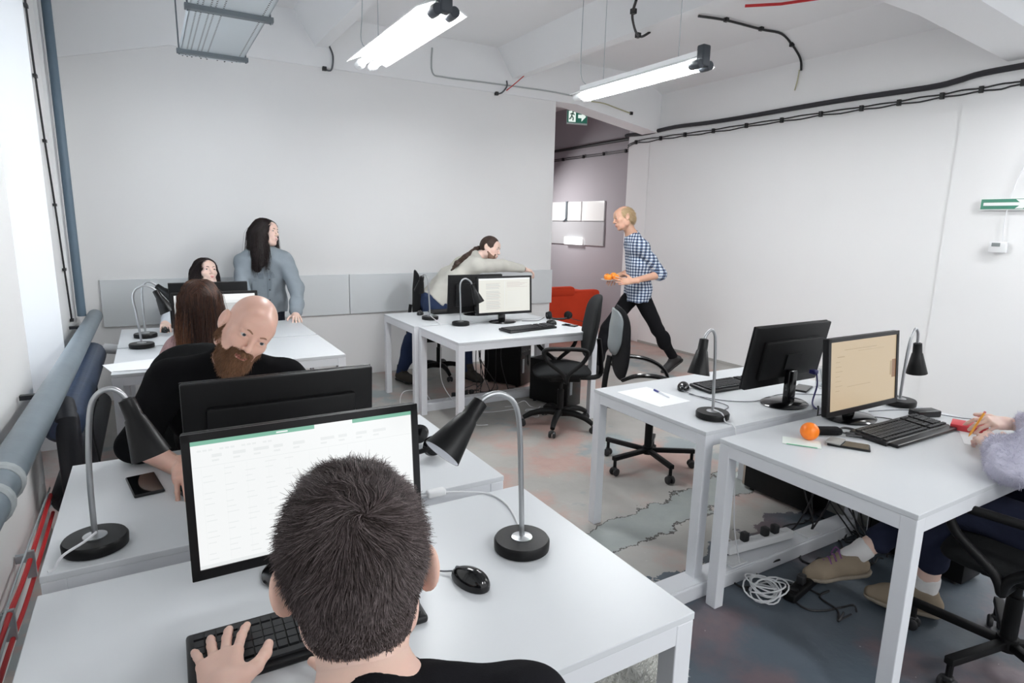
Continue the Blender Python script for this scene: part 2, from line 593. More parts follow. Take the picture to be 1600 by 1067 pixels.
mb = MB(); mb.lathe([(0.022, 0), (0.022, 0.04), (0.036, 0.045), (0.036, 0.125), (0.026, 0.14)], (0.03, 0.87, 0.64), (1, -0.2, -0.15), 16)
mb.build('thermostat_valve', WPLAST, t, True)

t = thing('clipped_cable', 'black cable clipped up the edge of the window niche', 'cable', (-0.545, 5.1, 0))
zs = [(4.90 - 5.1, 3.3), (4.932 - 5.1, 2.806), (4.979 - 5.1, 2.416), (5.059 - 5.1, 2.036), (5.185 - 5.1, 1.635), (5.285 - 5.1, 1.193), (5.376 - 5.1, 0.82)]
mb = MB(); mb.tube([(0.008, y, z) for y, z in zs], 0.006, smooth=5); mb.build('cable_run', CABLE, t, True)
for y, z in zs[1:]:
    mb = MB(); mb.box((0.008, y, z), (0.02, 0.055, 0.018)); mb.build('cable_clip', CABLE, t)
t = thing('blind_chain', 'pale bead chain loop of the window blind', 'chain', (-0.60, 3.78, 1.44))
mb = MB(); mb.tube([(0, 0.03, 1.5), (0, 0.028, 0.5), (0, 0.03, 0.05), (0, 0.012, 0.0), (0, -0.006, 0.05), (0, -0.01, 0.5), (0, -0.02, 1.5)], 0.0035, n=6, smooth=4)
mb.build('bead_loop', mat('grey_bead_chain', rgb(170, 174, 190), 0.5), t, True)
o = MB().bb(-0.845, -0.84, 3.66, 4.91, 0.5, 3.08).build('window_blind', BLIND)
tag(o, 'white roller blind lowered over the bright window on the left', 'blind')

t = thing('red_wall_cable', 'pair of red cables clipped low along the left wall by the nearest desk', 'cable', (-0.50, 2.5, 0.25))
for dz, rr in ((0.0, 0.009), (-0.09, 0.008)):
    mb = MB(); mb.tube([(0, -1.6, 0.03 + dz), (0, -0.7, 0.01 + dz), (0.003, -0.2, 0.025 + dz), (0, 0.2, 0.0 + dz), (0, 0.9, 0.02 + dz)], rr, smooth=5)
    mb.build('cable_run', REDC, t, True)
for dz in (0.035, -0.03):
    mb = MB(); mb.tube([(-0.01, -1.6, dz + .02), (0, -0.5, dz), (-0.005, 0.0, dz + 0.01), (0, 0.9, dz + .02)], 0.004, smooth=5)
    mb.build('grey_conduit', GALV, t, True)
for y in (-1.0, -0.52, -0.12, 0.3):
    mb = MB(); mb.box((-0.02, y, 0.01), (0.05, 0.02, 0.03)); mb.box((0.0, y, -0.02), (0.03, 0.014, 0.11)); mb.build('wall_clip', GALV, t)

# ---------------------------------------------------------------- cables on the right wall
t = thing('trunk_cable', 'thick dark insulated cable running high along the right wall into the corridor', 'cable', (XR - 0.03, 4.0, 2.79))
pts = [(0, -2.4, 0.035), (0, -1.9, 0.025), (0, -1.5, 0.02), (0, -1.32, -0.005), (0, -1.1, -0.02), (0, -0.3, -0.005), (0, 0.8, -0.01), (0, 1.3, -0.005), (0, 1.8, 0.01), (0, 2.3, -0.01), (0, 2.63, 0.005), (0.0, 2.70, 0.0)]
mb = MB(); mb.tube(pts, 0.024, n=10, smooth=4); mb.build('cable_run', mat('dark_pipe_insulation', rgb(52, 52, 56), 0.8, bump=0.3, bscale=60), t, True)
mb = MB(); mb.tube([(0.20, 2.66, 0.0), (0.21, 3.6, -0.005), (0.21, 5.3, -0.01)], 0.022, n=10, smooth=4); mb.build('corridor_run', CABLE, t, True)
t = thing('twin_cable', 'pair of thin black cables clipped below the thick one on the right wall', 'cable', (XR - 0.02, 4.0, 2.69))
cly = [-1.77, -1.50, -1.22, -0.88, -0.55, -0.15, 0.28, 0.72, 1.18, 1.62, 2.04, 2.5]
clz = [0.005, 0.0, -0.003, -0.005, -0.004, 0.0, -0.002, -0.002, -0.005, 0.0, 0.003, 0.0]
for d, sg in ((0.013, 1), (-0.013, -1)):
    pts = [(0, -2.4, d)]
    for i in range(len(cly)):
        pts.append((0, cly[i], clz[i] + d * 0.75))
        if i < len(cly) - 1:
            pts.append((0, (cly[i] + cly[i + 1]) / 2, (clz[i] + clz[i + 1]) / 2 + d * (1.2 + 0.5 * random.random()) - 0.004 * random.random()))
    pts += [(0, 2.66, d - 0.04), (0.2, 2.68, d - 0.05)]
    mb = MB(); mb.tube(pts, 0.0065, n=6, smooth=3); mb.build('cable_run', CABLE, t, True)
    mb = MB(); mb.tube([(0.215, 2.67, d - 0.05), (0.22, 3.4, d - 0.06), (0.22, 4.3, d - 0.055), (0.22, 5.3, d - 0.06)], 0.006, n=6, smooth=3); mb.build('corridor_run', CABLE, t, True)
for y, z in zip(cly, clz):
    mb = MB(); mb.box((0, y, z), (0.03, 0.028, 0.05)); mb.build('cable_clip', CABLE, t)
for y in (2.95, 3.45, 3.95, 4.5):
    mb = MB(); mb.box((0.215, y, -0.056), (0.03, 0.028, 0.05)); mb.build('cable_clip', CABLE, t)

# escape-route arrow sign
GREEN = mat('escape_sign_green', rgb(40, 124, 98), 0.35)
SIGNW = mat('sign_white', rgb(240, 242, 240), 0.35)
t = thing('escape_route_sign', 'long green sign with a white arrow on the right wall above the thermostat', 'sign', (XR - 0.045, 2.19, 1.805))
mb = MB(); mb.box((0, 0, 0), (0.008, 0.36, 0.092)); mb.build('sign_plate', SIGNW, t)
mb = MB(); mb.box((-0.006, 0, 0), (0.003, 0.345, 0.076)); mb.build('green_field', GREEN, t)
mb = MB()
arrow = [(0.155, 0.012), (-0.08, 0.012), (-0.055, 0.034), (-0.105, 0.034), (-0.155, 0.0), (-0.105, -0.034), (-0.055, -0.034), (-0.08, -0.012), (0.155, -0.012)]
mb.add([(-0.009, y, z) for y, z in arrow], [tuple(range(len(arrow)))[::-1]])
mb.build('arrow', SIGNW, t)
t = thing('thermostat', 'small white thermostat with a grey display below the arrow sign', 'thermostat', (XR - 0.055, 2.2, 1.475))
MB().rbox((0, 0, 0), (0.03, 0.12, 0.085), 0.008).build('housing', WPLAST, t, True)
MB().box((-0.017, 0.01, 0.02), (0.004, 0.055, 0.028)).build('display', mat('lcd_grey', rgb(130, 136, 136), 0.3), t)
o = MB().tube([(XR - 0.045, 2.18, 1.52), (XR - 0.045, 2.19, 1.70), (XR - 0.047, 2.16, 1.95), (XR - 0.045, 2.08, 2.3), (XR - 0.045, 2.11, 2.6), (XR - 0.045, 2.14, 2.85)], 0.004, smooth=4).build('thermostat_cable', WCABLE, None, True)
tag(o, 'thin white cable dropping from the beam to the thermostat', 'cable')

# running-man exit sign at the corridor mouth
t = thing('exit_sign', 'hanging green exit sign with running figure and arrow at the corridor mouth', 'sign', (5.10, 7.0, 3.03), -0.25)
MB().rbox((0, 0, 0.02), (0.30, 0.018, 0.27), 0.004).build('acrylic_plate', mat('frosted_acrylic', rgb(206, 214, 214), 0.25), t, True)
MB().box((0, -0.012, -0.01), (0.285, 0.006, 0.17)).build('green_field', emis('exit_sign_green', rgb(34, 110, 92), 0.55), t)
MB().box((0, 0, 0.2), (0.22, 0.03, 0.1)).box((0, 0, 0.32), (0.02, 0.02, 0.16)).build('hanger', GALV, t)
EW = emis('exit_sign_white', rgb(228, 240, 234), 0.9)
mb = MB().use(EW)
mb.box((-0.075, -0.017, -0.01), (0.10, 0.004, 0.15))
mb.add([(x, -0.018, z) for x, z in [(0.01, 0.012), (0.06, 0.012), (0.06, 0.055), (0.125, -0.01), (0.06, -0.075), (0.06, -0.032), (0.01, -0.032)]], [(0, 6, 5, 4, 3, 2, 1)])
mb.use(GREEN)
mb.sphere((-0.065, -0.02, 0.045), 0.013, 10, 6)
for a, b_ in (((-0.07, 0.03), (-0.085, -0.01)), ((-0.07, 0.025), (-0.045, 0.005)), ((-0.075, 0.025), (-0.105, 0.01)), ((-0.085, -0.01), (-0.06, -0.035)), ((-0.06, -0.035), (-0.065, -0.07)), ((-0.085, -0.01), (-0.10, -0.045)), ((-0.10, -0.045), (-0.12, -0.05))):
    mb.tube([(a[0], -0.02, a[1]), (b_[0], -0.02, b_[1])], 0.008, n=6)
mb.build('running_figure_and_arrow', None, t)
o = MB().tube([(4.6, 6.5, 3.4), (4.62, 6.55, 3.12), (4.66, 6.6, 3.06), (4.8, 6.8, 3.05), (4.95, 6.95, 3.08)], 0.01, smooth=4).build('exit_sign_cable', CABLE, None, True)
tag(o, 'short black cable curling beside the exit sign', 'cable')

# boards in the corridor
BOARD = mat('white_glass_board', rgb(236, 236, 234), 0.12, spec=0.6)
GREYB = mat('grey_board', rgb(188, 188, 190), 0.15, spec=0.6)
for i, (y0, y1) in enumerate(((7.37, 7.93), (7.95, 8.32), (8.36, 8.9))):
    o = MB().box((5.955, (y0 + y1) / 2, 1.80), (0.02, y1 - y0 - 0.01, 0.30)).build('corridor_board', BOARD)
    tag(o, ['white board nearest the walking man, on the corridor wall', 'narrow middle white board on the corridor wall', 'white board at the far end of the row on the corridor wall'][i], 'board', 'white boards in the corridor')
o = MB().box((5.955, 8.13, 1.455), (0.02, 1.53, 0.365)).build('corridor_board', GREYB); tag(o, 'long grey board below the three white ones in the corridor', 'board')
o = MB().box((5.945, 8.34, 1.8), (0.03, 0.04, 0.32)).tube([(5.93, 8.33, 1.7), (5.92, 8.35, 1.66), (5.93, 8.42, 1.64)], 0.01).build('cable_trunking', GALVD); tag(o, 'dark strip between two white corridor boards', 'trunking')
t = thing('glowing_box', 'small glowing white box over the grey corridor board', 'light', (5.92, 8.1, 1.33))  # bright white patch over the board, built as an emissive box
MB().rbox((0, 0, 0), (0.06, 0.44, 0.12), 0.01).build('box_front', emis('white_box_glow', (1, 1, 1, 1), 1.6), t, True)
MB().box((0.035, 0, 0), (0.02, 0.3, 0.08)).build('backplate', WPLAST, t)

# red sofa in the corridor
t = thing('red_sofa', 'red fabric covered sofa standing in the corridor past the wall edge', 'sofa', (4.98, 7.3, 0))
MB().rbox((0.1, 0.1, 0.24), (0.98, 0.9, 0.46), 0.05).build('seat', REDF, t, True)
mb = MB(); mb.rbox((0.1, -0.33, 0.34), (0.98, 0.16, 0.66), 0.05); mb.build('backrest', REDF, t, True)
for x in (-0.42, 0.5):
    mb = MB(); mb.rbox((x, 0.0, 0.32), (0.15, 0.84, 0.62 + (0.1 if x < 0 else 0)), 0.05); mb.build('armrest', REDF, t, True)
mb = MB(); mb.rbox((-0.12, -0.36, 0.66), (0.5, 0.14, 0.14), 0.05); mb.build('folded_throw', REDF, t, True)

# ---------------------------------------------------------------- ceiling fixtures
TUBE = emis('fluorescent_tube', (0.97, 0.99, 1.0, 1), 82.0)
REFL = mat('white_reflector', rgb(245, 246, 247), 0.3)
SOCK = mat('dark_tube_socket', rgb(54, 60, 68), 0.4)


def fixture(x, y0, z, label, group='hanging fluorescent lights'):
    t = thing('fluorescent_light', label, 'light', (x, y0, z), 0, group)
    L = 1.24
    mb = MB(); mb.box((0, L / 2, 0.055), (0.075, L, 0.05))
    for sx in (-1, 1):
        mb.add([(sx * 0.035, 0, 0.045), (sx * 0.035, L, 0.045), (sx * 0.135, L, 0.0), (sx * 0.135, 0, 0.0), (sx * 0.035, 0, 0.05), (sx * 0.035, L, 0.05), (sx * 0.137, L, 0.005), (sx * 0.137, 0, 0.005)],
               [(0, 1, 2, 3), (7, 6, 5, 4), (0, 3, 7, 4), (1, 5, 6, 2), (3, 2, 6, 7)])
    mb.build('reflector', REFL, t)
    for sx in (-1, 1):
        mb = MB(); mb.tube([(sx * 0.045, 0.03, -0.005), (sx * 0.045, L - 0.03, -0.005)], 0.018, n=12); mb.build('tube', TUBE, t, True)
        for yy, dd in ((0.0, 1), (L, -1)):
            mb = MB(); mb.lathe([(0.027, -0.045), (0.03, -0.02), (0.03, 0.03), (0.022, 0.045)], (sx * 0.045, yy, -0.005), (0, dd, 0), 14)
            mb.build('tube_socket', SOCK if dd == 1 else WPLAST, t, True)
    mb = MB(); mb.rbox((0, -0.02, 0.05), (0.07, 0.06, 0.13), 0.012); mb.build('end_cap', SOCK, t, True)
    for yy in (0.2, L - 0.25):
        mb = MB(); mb.tube([(0, yy, 0.08), (0.0, yy, ZC - z)], 0.0022, n=5); mb.build('hanging_wire', GALV, t)
    mb = MB(); mb.tube([(0, L - 0.05, 0.08), (-0.04, L - 0.02, 0.14), (-0.01, L + 0.04, 0.35), (0.01, L + 0.06, ZC - z)], 0.003, n=5, smooth=4); mb.build('supply_cable', GALV, t)
    return t
fixture(1.34, 3.0, 2.60, 'leftmost lit twin-tube fluorescent light hanging over the centre of the room')
fixture(3.13, 2.98, 2.60, 'lit twin-tube fluorescent light hanging nearer the right wall')
for x, y in ((4.9, 0.2), (1.34, -1.9), (3.13, -1.9)):  # unseen fixtures added to fill the near half of the room
    fixture(x, y, 2.60, 'twin-tube fluorescent light added out of view as fill', 'fluorescent lights added out of view')
area_light('corridor_fill', (4.9, 8.6, 2.2), (0.3, -0.5, -0.8), 0.5, 0.5, 30)  # unseen lamp added to lift the corridor walls

# perforated cable tray
t = thing('cable_tray', 'perforated galvanised cable tray hanging under the ceiling at the top left', 'cable tray', (0.49, 5.2, 2.72))
def tray_mat():
    mt, nt, b = base_mat('perforated_galvanised')
    N, L = nt.nodes, nt.links
    tc = N.new('ShaderNodeTexCoord'); sp = N.new('ShaderNodeSeparateXYZ'); L.new(tc.outputs['Object'], sp.inputs[0])
    def mth(op, a, bb=0.0):
        n = N.new('ShaderNodeMath'); n.operation = op
        for i, v in enumerate((a, bb)):
            if isinstance(v, (int, float)): n.inputs[i].default_value = v
            else: L.new(v, n.inputs[i])
        return n.outputs[0]
    x, y = sp.outputs[0], sp.outputs[1]
    fy = mth('LESS_THAN', mth('FRACT', mth('MULTIPLY', y, 1 / 0.032)), 0.45)
    rows = None
    for xc in (-0.165, -0.14, -0.10, -0.075, -0.035, 0.17):
        r = mth('LESS_THAN', mth('ABSOLUTE', mth('SUBTRACT', x, xc)), 0.0045)
        rows = r if rows is None else mth('MAXIMUM', rows, r)
    h = mth('MULTIPLY', rows, fy)
    mx = N.new('ShaderNodeMix'); mx.data_type = 'RGBA'
    mx.inputs[6].default_value = rgb(206, 214, 218); mx.inputs[7].default_value = rgb(40, 44, 46)
    L.new(h, mx.inputs[0]); L.new(mx.outputs[2], b.inputs['Base Color'])
    b.inputs['Roughness'].default_value = 0.45; b.inputs['Metallic'].default_value = 0.0
    return mt
mb = MB(); mb.bb(-0.20, 0.20, -5.0, 0.06, 0.0, 0.006)
for sx in (-1, 1):
    mb.bb(sx * 0.20 - 0.003, sx * 0.20 + 0.003, -5.0, 0.06, 0, 0.05)
mb.build('tray_base', tray_mat(), t)
mb = MB()
for x in (-0.18, -0.15, -0.12, -0.06, -0.02, 0.05, 0.1, 0.15):
    mb.tube([(x, -5, 0.015), (x, 0.13 + 0.02 * random.random(), 0.015)], 0.006, n=5)
mb.build('cable_bundle', CABLEG, t, True)
for y in (-0.11, -1.17, -2.2, -3.25):
    mb = MB(); mb.box((0.0, y, -0.012), (0.46, 0.045, 0.028)); c = mb.build('support_rail', GALVD, t)
    for sx in (-1, 1):
        MB().tube([(sx * 0.215, y, -0.035), (sx * 0.215, y, ZC - 2.72)], 0.005, n=6).build('threaded_rod', GALVD, c)

# loose ceiling cables
def cable(name, label, pts, r, mt, clips=(), cat='cable', group=None):
    t = thing(name, label, cat, pts[0], 0, group)
    p0 = Vector(pts[0])
    MB().tube([Vector(p) - p0 for p in pts], r, n=6, smooth=5).build('cable_run', mt, t, True)
    for c in clips:
        MB().box(Vector(c) - p0, (0.035, 0.035, 0.035)).build('cable_clip', CABLE, t)
    return t
cable('ceiling_cable', 'short black cable hooking down from the ceiling above the two lights', [(3.64, 4.05, 3.14), (3.10, 3.6, 3.15), (3.2, 3.75, 3.12), (3.28, 3.83, 3.09), (3.42, 3.95, 3.07), (3.57, 4.06, 3.09), (3.66, 4.06, 3.14)][1:], 0.010, CABLE, [(3.2, 3.74, 3.13), (3.5, 4.02, 3.08)])
cable('ceiling_cable', 'black clipped cable wandering over the ceiling towards the right wall', [(4.30, 4.16, 3.40), (4.587, 4.10, 3.40), (5.05, 4.09, 3.40), (5.33, 4.08, 3.405), (5.50, 4.08, 3.335), (5.64, 4.10, 3.272), (5.72, 4.12, 3.22), (5.735, 4.12, 3.14)], 0.011, CABLE, [(4.587, 4.10, 3.405), (5.05, 4.09, 3.405), (5.5, 4.08, 3.335)])
t = thing('red_ceiling_pipe', 'thin red conduit on the ceiling at the top edge above the right light', 'conduit', (4.5, 3.6, 3.38))
MB().tube([(-0.12, 0.13, 0), (0.08, -0.06, 0)], 0.012).tube([(0.08, -0.06, 0), (0.5, -0.8, 0)], 0.012).build('conduit_run', REDC, t, True)
cable('thin_conduit', 'thin pale conduit running across the top of the back wall', [(2.60, 6.078, 3.30), (2.60, 6.078, 3.07), (2.74, 6.078, 3.04), (3.25, 6.078, 3.05), (3.95, 6.078, 3.06), (4.35, 6.078, 3.05)], 0.008, mat('pale_conduit', rgb(176, 180, 180), 0.6))
cable('red_wire', 'short red wire sticking out at the top of the back wall', [(3.47, 6.08, 3.0), (3.53, 6.02, 3.06), (3.62, 5.92, 3.16)], 0.005, REDC)
cable('wire_stub', 'loose black wire stub at the end of the middle ceiling rib', [(3.35, 6.085, 2.95), (3.41, 6.07, 2.97), (3.47, 6.07, 3.04), (3.47, 6.078, 3.10)], 0.008, CABLEG, [(3.35, 6.085, 2.955)])
cable('wire_stub', 'loose grey wire stub on the wall right of the cable tray', [(1.52, 6.085, 2.95), (1.58, 6.07, 2.95), (1.60, 6.07, 3.07), (1.57, 6.078, 3.16)], 0.008, CABLEG, [(1.52, 6.085, 2.955)])
cable('hanging_wires', 'pale wires hanging from a bracket high on the right wall', [(5.735, 4.14, 3.15), (5.735, 4.15, 3.05), (5.735, 4.17, 2.96)], 0.006, mat('straw_wire', rgb(186, 182, 150), 0.6))
cable('hanging_wires', 'pale wires poking out behind the right-hand light', [(4.6, 6.08, 3.02), (4.75, 6.0, 3.0), (4.95, 6.03, 2.98), (5.25, 6.08, 2.95)], 0.007, mat('straw_wire', rgb(186, 182, 150), 0.6), [(5.25, 6.078, 2.95)])

# ---------------------------------------------------------------- desks
def make_desk(label):
    t = thing('desk', label, 'desk', (0, 0, 0), 0, 'white office desks')
    L, W, T = 1.25, 0.75, 0.74
    MB().box((0, 0, T - 0.009), (L, W, 0.018)).build('tabletop', DESK, t, bevel=0.002)
    mb = MB()
    for sy in (-1, 1):
        mb.box((0, sy * (W / 2 - 0.013), T - 0.018 - 0.025), (L - 0.1, 0.022, 0.05))
    for sx in (-1, 1):
        mb.box((sx * (L / 2 - 0.013), 0, T - 0.018 - 0.025), (0.022, W - 0.1, 0.05))
    mb.build('apron', FRAME, t, bevel=0.002)
    for sx in (-1, 1):
        for sy in (-1, 1):
            MB().box((sx * (L / 2 - 0.026), sy * (W / 2 - 0.026), (T - 0.018) / 2), (0.05, 0.05, T - 0.018)).build('leg', FRAME, t, bevel=0.003)
    return t
DESKS = [(-0.278, 1.571, 'nearest white desk on the left, holding the bright spreadsheet monitor'),
         (-0.286, 2.407, 'white desk where the bald bearded man sits'),
         (-0.237, 4.518, 'white desk in front of the brown-haired woman seen from behind'),
         (-0.237, 5.300, 'rearmost white desk on the left, by the standing woman'),
         (1.793, 5.335, 'white desk against the back wall where the ponytailed man leans'),
         (1.822, 4.558, 'white desk with the headset and the document monitor facing the empty armchair'),
         (1.929, 2.403, 'white desk on the right with the sheet of paper, pen and turned-away monitor'),
         (1.921, 1.575, 'white desk on the right with the orange ball and beige monitor')]
d0 = None
for x, y, lb in DESKS:
    if d0 is None:
        d0 = make_desk(lb); o = d0
    else:
        o = copy_tree(d0); o['label'] = lb
    o.location = (x + 0.625, y - 0.375, 0)
T = 0.74

# ---------------------------------------------------------------- monitors
def scr(name, c, s=1.0):
    return emis(name, rgb(*c), s, 0.25)
SCW = scr('screen_white', (236, 238, 238), 0.95)
SCG = scr('screen_green', (122, 178, 156), 0.95)
SCL = scr('screen_light_grey', (224, 227, 227), 0.95)
SCM = scr('screen_mid_grey', (188, 190, 190), 0.95)
SCP = scr('screen_paper', (226, 226, 218), 0.9)
SCR = scr('screen_pink_grey', (206, 196, 192), 0.9)
SCB = scr('screen_beige', (196, 176, 146), 0.85)
SCBD = scr('screen_beige_dark', (166, 146, 116), 0.85)
SCBR = scr('screen_brown', (140, 104, 74), 0.8)


def monitor(label, loc, rz, w_, h_, bot, tilt, content, stand='round', zoff=0.0, by=0.0):
    """screen looks to local -Y; loc = foot of the stand on the desk"""
    t = thing('monitor', label, 'monitor', loc, rz, 'computer monitors')
    R = Matrix.Rotation(-tilt, 3, 'X')
    cz = bot + h_ / 2
    c = Vector((zoff, by, cz))
    hs = MB().rbox((0, 0.012, 0), (w_, 0.026, h_), 0.006, seg=2)
    hs.rbox((0, 0.034, -0.01), (w_ * 0.78, 0.03, h_ * 0.62), 0.01, seg=2)
    hs.box((0, 0.05, -0.02), (w_ * 0.2, 0.01, h_ * 0.24))
    hs.v = [tuple(R @ Vector(p) + c) for p in hs.v]
    hs.build('housing', BLACK, t, True)
    bz = MB()
    b = 0.017
    for x, z, dx, dz in ((0, h_ / 2 - b / 2, w_ - 0.002, b), (0, -h_ / 2 + b * 0.65, w_ - 0.002, b * 1.3), (-w_ / 2 + b / 2, 0, b, h_ - 0.002), (w_ / 2 - b / 2, 0, b, h_ - 0.002)):
        bz.box((x, -0.003, z), (dx, 0.006, dz))
    bz.v = [tuple(R @ Vector(p) + c) for p in bz.v]
    bz.build('bezel', BEZEL, t)
    sc = MB()
    content(sc, w_ - 2 * b, h_ - 2.3 * b)
    sc.v = [tuple(R @ (Vector(p) + Vector((0, 0, 0.15 * b))) + c) for p in sc.v]
    sc.build('screen', None, t)
    # stand
    nk = MB()
    nk.rbox((zoff * 0.6, by + 0.045, (bot + 0.06) / 2 + 0.01), (0.06, 0.032, bot + 0.08), 0.008)
    nk.build('stand_neck', GLOSS, t, True)
    ft = MB()
    ft.lathe([(0.098, 0), (0.102, 0.006), (0.09, 0.014), (0.03, 0.022)], (0, 0.03, 0), n=36)
    ft.v = [(p[0] * 1.22, p[1], p[2]) for p in ft.v]
    ft.build('stand_foot', GLOSS, t, True)
    if rz > 3:
        pl = MB().rbox((-w_ * 0.30, by + 0.055, bot + 0.055), (0.035, 0.03, 0.02), 0.004).tube([(-w_ * 0.30, by + 0.07, bot + 0.05), (-w_ * 0.30, by + 0.08, bot - 0.01), (-w_ * 0.2, by + 0.10, 0.012), (-0.05, by + 0.16, 0.006)], 0.004, smooth=4)
        pl.build('video_plug', mat('blue_plug', rgb(40, 40, 110), 0.4), t, True)
    return t


def rect(sc, m_, x0, x1, z0, z1, y=-0.0012):
    sc.use(m_); sc.box(((x0 + x1) / 2, y - 0.0002, (z0 + z1) / 2), (x1 - x0, 0.0006, z1 - z0))


def c_sheet(sc, W, H):
    rect(sc, SCW, -W / 2, W / 2, -H / 2, H / 2)
    rect(sc, SCG, -W / 2, W * 0.02, H / 2 - 0.010, H / 2, -0.0022)
    rect(sc, SCG, W * 0.20, W / 2, H / 2 - 0.010, H / 2, -0.0022)
    rect(sc, SCW, -W * 0.15, -W * 0.10, H / 2 - 0.007, H / 2 - 0.004, -0.0032)
    for i in range(14):
        x = -W / 2 + 0.012 + i * 0.011
        if i % 4 != 3:
            rect(sc, SCL, x, x + 0.008, H / 2 - 0.025, H / 2 - 0.021, -0.0022)
    for i in range(9):
        x = -W * 0.42 + i * W * 0.085 + (0.02 if i > 4 else 0)
        rect(sc, SCL, x, x + 0.02 + 0.006 * (i % 3), H / 2 - 0.040, H / 2 - 0.033, -0.0022)
        rect(sc, SCL, x, x + 0.014, H / 2 - 0.049, H / 2 - 0.045, -0.0022)
    rect(sc, SCL, -W / 2, W / 2, H / 2 - 0.0585, H / 2 - 0.0575, -0.0022)
    for i in range(17):
        z = H / 2 - 0.067 - i * 0.0125
        for j in range(5):
            x = -W / 2 + 0.02 + j * 0.042
            wd = 0.014 + 0.012 * ((i * 7 + j * 3) % 5) / 5
            if (i * 5 + j * 11) % 7 > 1:
                rect(sc, SCL, x, x + wd, z - 0.0018, z, -0.0022)
    for j in range(9):
        x = -W / 2 + 0.018 + j * 0.045
        rect(sc, SCL, x - 0.0004, x, -H / 2 + 0.012, H / 2 - 0.06, -0.0022)
    rect(sc, SCL, -W / 2, W / 2, -H / 2, -H / 2 + 0.008, -0.0022)


def c_pages(sc, W, H):
    rect(sc, SCL, -W / 2, W / 2, -H / 2, H / 2)
    rect(sc, SCW, -W / 2, W / 2, H * 0.36, H / 2, -0.0022)
    for x0, x1 in ((-W * 0.46, -W * 0.28), (0.06 * W, W * 0.29)):
        rect(sc, SCM, x0, x1, -H * 0.4, H * 0.30, -0.0022)
    for x0, x1 in ((-W * 0.22, 0.0), (0.33 * W, W * 0.48)):
        rect(sc, SCW, x0, x1, -H * 0.4, H * 0.34, -0.0022)


def c_doc(sc, W, H):
    rect(sc, SCP, -W / 2, W / 2, -H / 2, H / 2)
    rect(sc, SCW, -W / 2, W / 2, H * 0.45, H / 2, -0.0022)
    rect(sc, SCL, -0.002, 0.001, -H * 0.45, H * 0.42, -0.0022)
    for i in range(30):
        z = H * 0.36 - i * H * 0.026
        if i in (7, 8, 19):
            continue
        rect(sc, SCM if i % 4 else SCR, -W * 0.36, -W * (0.08 + 0.05 * ((i * 3) % 4) / 4), z - 0.0028, z, -0.0022)
    for i in range(6):
        z = H * 0.38 - i * H * 0.028
        rect(sc, SCR, W * 0.04, W * (0.30 + 0.05 * ((i * 3) % 4)), z - 0.003, z, -0.0022)
    for i in range(10):
        z = H * 0.1 - i * H * 0.05
        rect(sc, SCL, W * 0.05, W * 0.3, z - 0.002, z, -0.0022)


def c_beige(sc, W, H):
    rect(sc, SCB, -W / 2, W / 2, -H / 2, H / 2)
    rect(sc, SCBD, -W * 0.30, W * 0.18, H * 0.365, H * 0.372, -0.0022)
    rect(sc, SCBD, -W * 0.1, W * 0.3, H * 0.33, H * 0.334, -0.0022)
    rect(sc, SCBD, -W * 0.40, -W * 0.30, H * 0.27, H * 0.28, -0.0022)
    for i in range(7):
        rect(sc, SCBD, -W * 0.42, -W * (0.36 - 0.02 * (i % 3)), H * 0.2 - i * H * 0.07, H * 0.205 - i * H * 0.07, -0.0022)
    rect(sc, SCBD, -W * 0.25, W * 0.1, -H * 0.18, -H * 0.175, -0.0022)
    rect(sc, SCBR, W * 0.44, W * 0.5, -H * 0.16, H * 0.12, -0.0022)
    rect(sc, SCBD, W * 0.41, W * 0.44, -H * 0.12, H * 0.1, -0.0022)


def c_off(sc, W, H):
    rect(sc, SCL, -W / 2, W / 2, -H / 2, H / 2)
    rect(sc, SCW, -W * 0.4, W * 0.4, -H * 0.4, H * 0.4, -0.0022)
PI = math.pi
monitor('large monitor with a bright white spreadsheet and green bar, on the front left desk', (0.286, 1.365, T), 0.0, 0.53, 0.325, 0.055, 0.09, c_sheet, by=0.02)
monitor('black monitor seen from behind in front of the bald man', (0.318, 1.93, T), PI, 0.56, 0.335, 0.03, 0.08, c_off, by=-0.01)
monitor('monitor with grey and white windows facing the brown-haired woman', (0.33, 4.27, T), 0.0, 0.50, 0.32, 0.05, 0.06, c_pages)
monitor('monitor seen from behind in front of the seated dark-haired woman', (0.335, 4.85, T), PI, 0.51, 0.32, 0.06, 0.06, c_off)
monitor('monitor with a two-page document on the desk with the headset', (2.565, 4.46, T), 0.0, 0.535, 0.325, 0.075, 0.06, c_doc)
monitor('black monitor seen from behind on the leaning man\'s desk', (2.565, 5.02, T), PI, 0.55, 0.34, 0.03, 0.06, c_off)
monitor('black monitor seen from behind beside the paper and pen desk lamp', (2.60, 1.80, T), PI, 0.545, 0.305, 0.095, 0.17, c_off, by=0.005)
monitor('monitor with a beige screen beside the orange ball', (2.671, 1.455, T), 0.0, 0.54, 0.335, 0.055, 0.10, c_beige, by=-0.005)

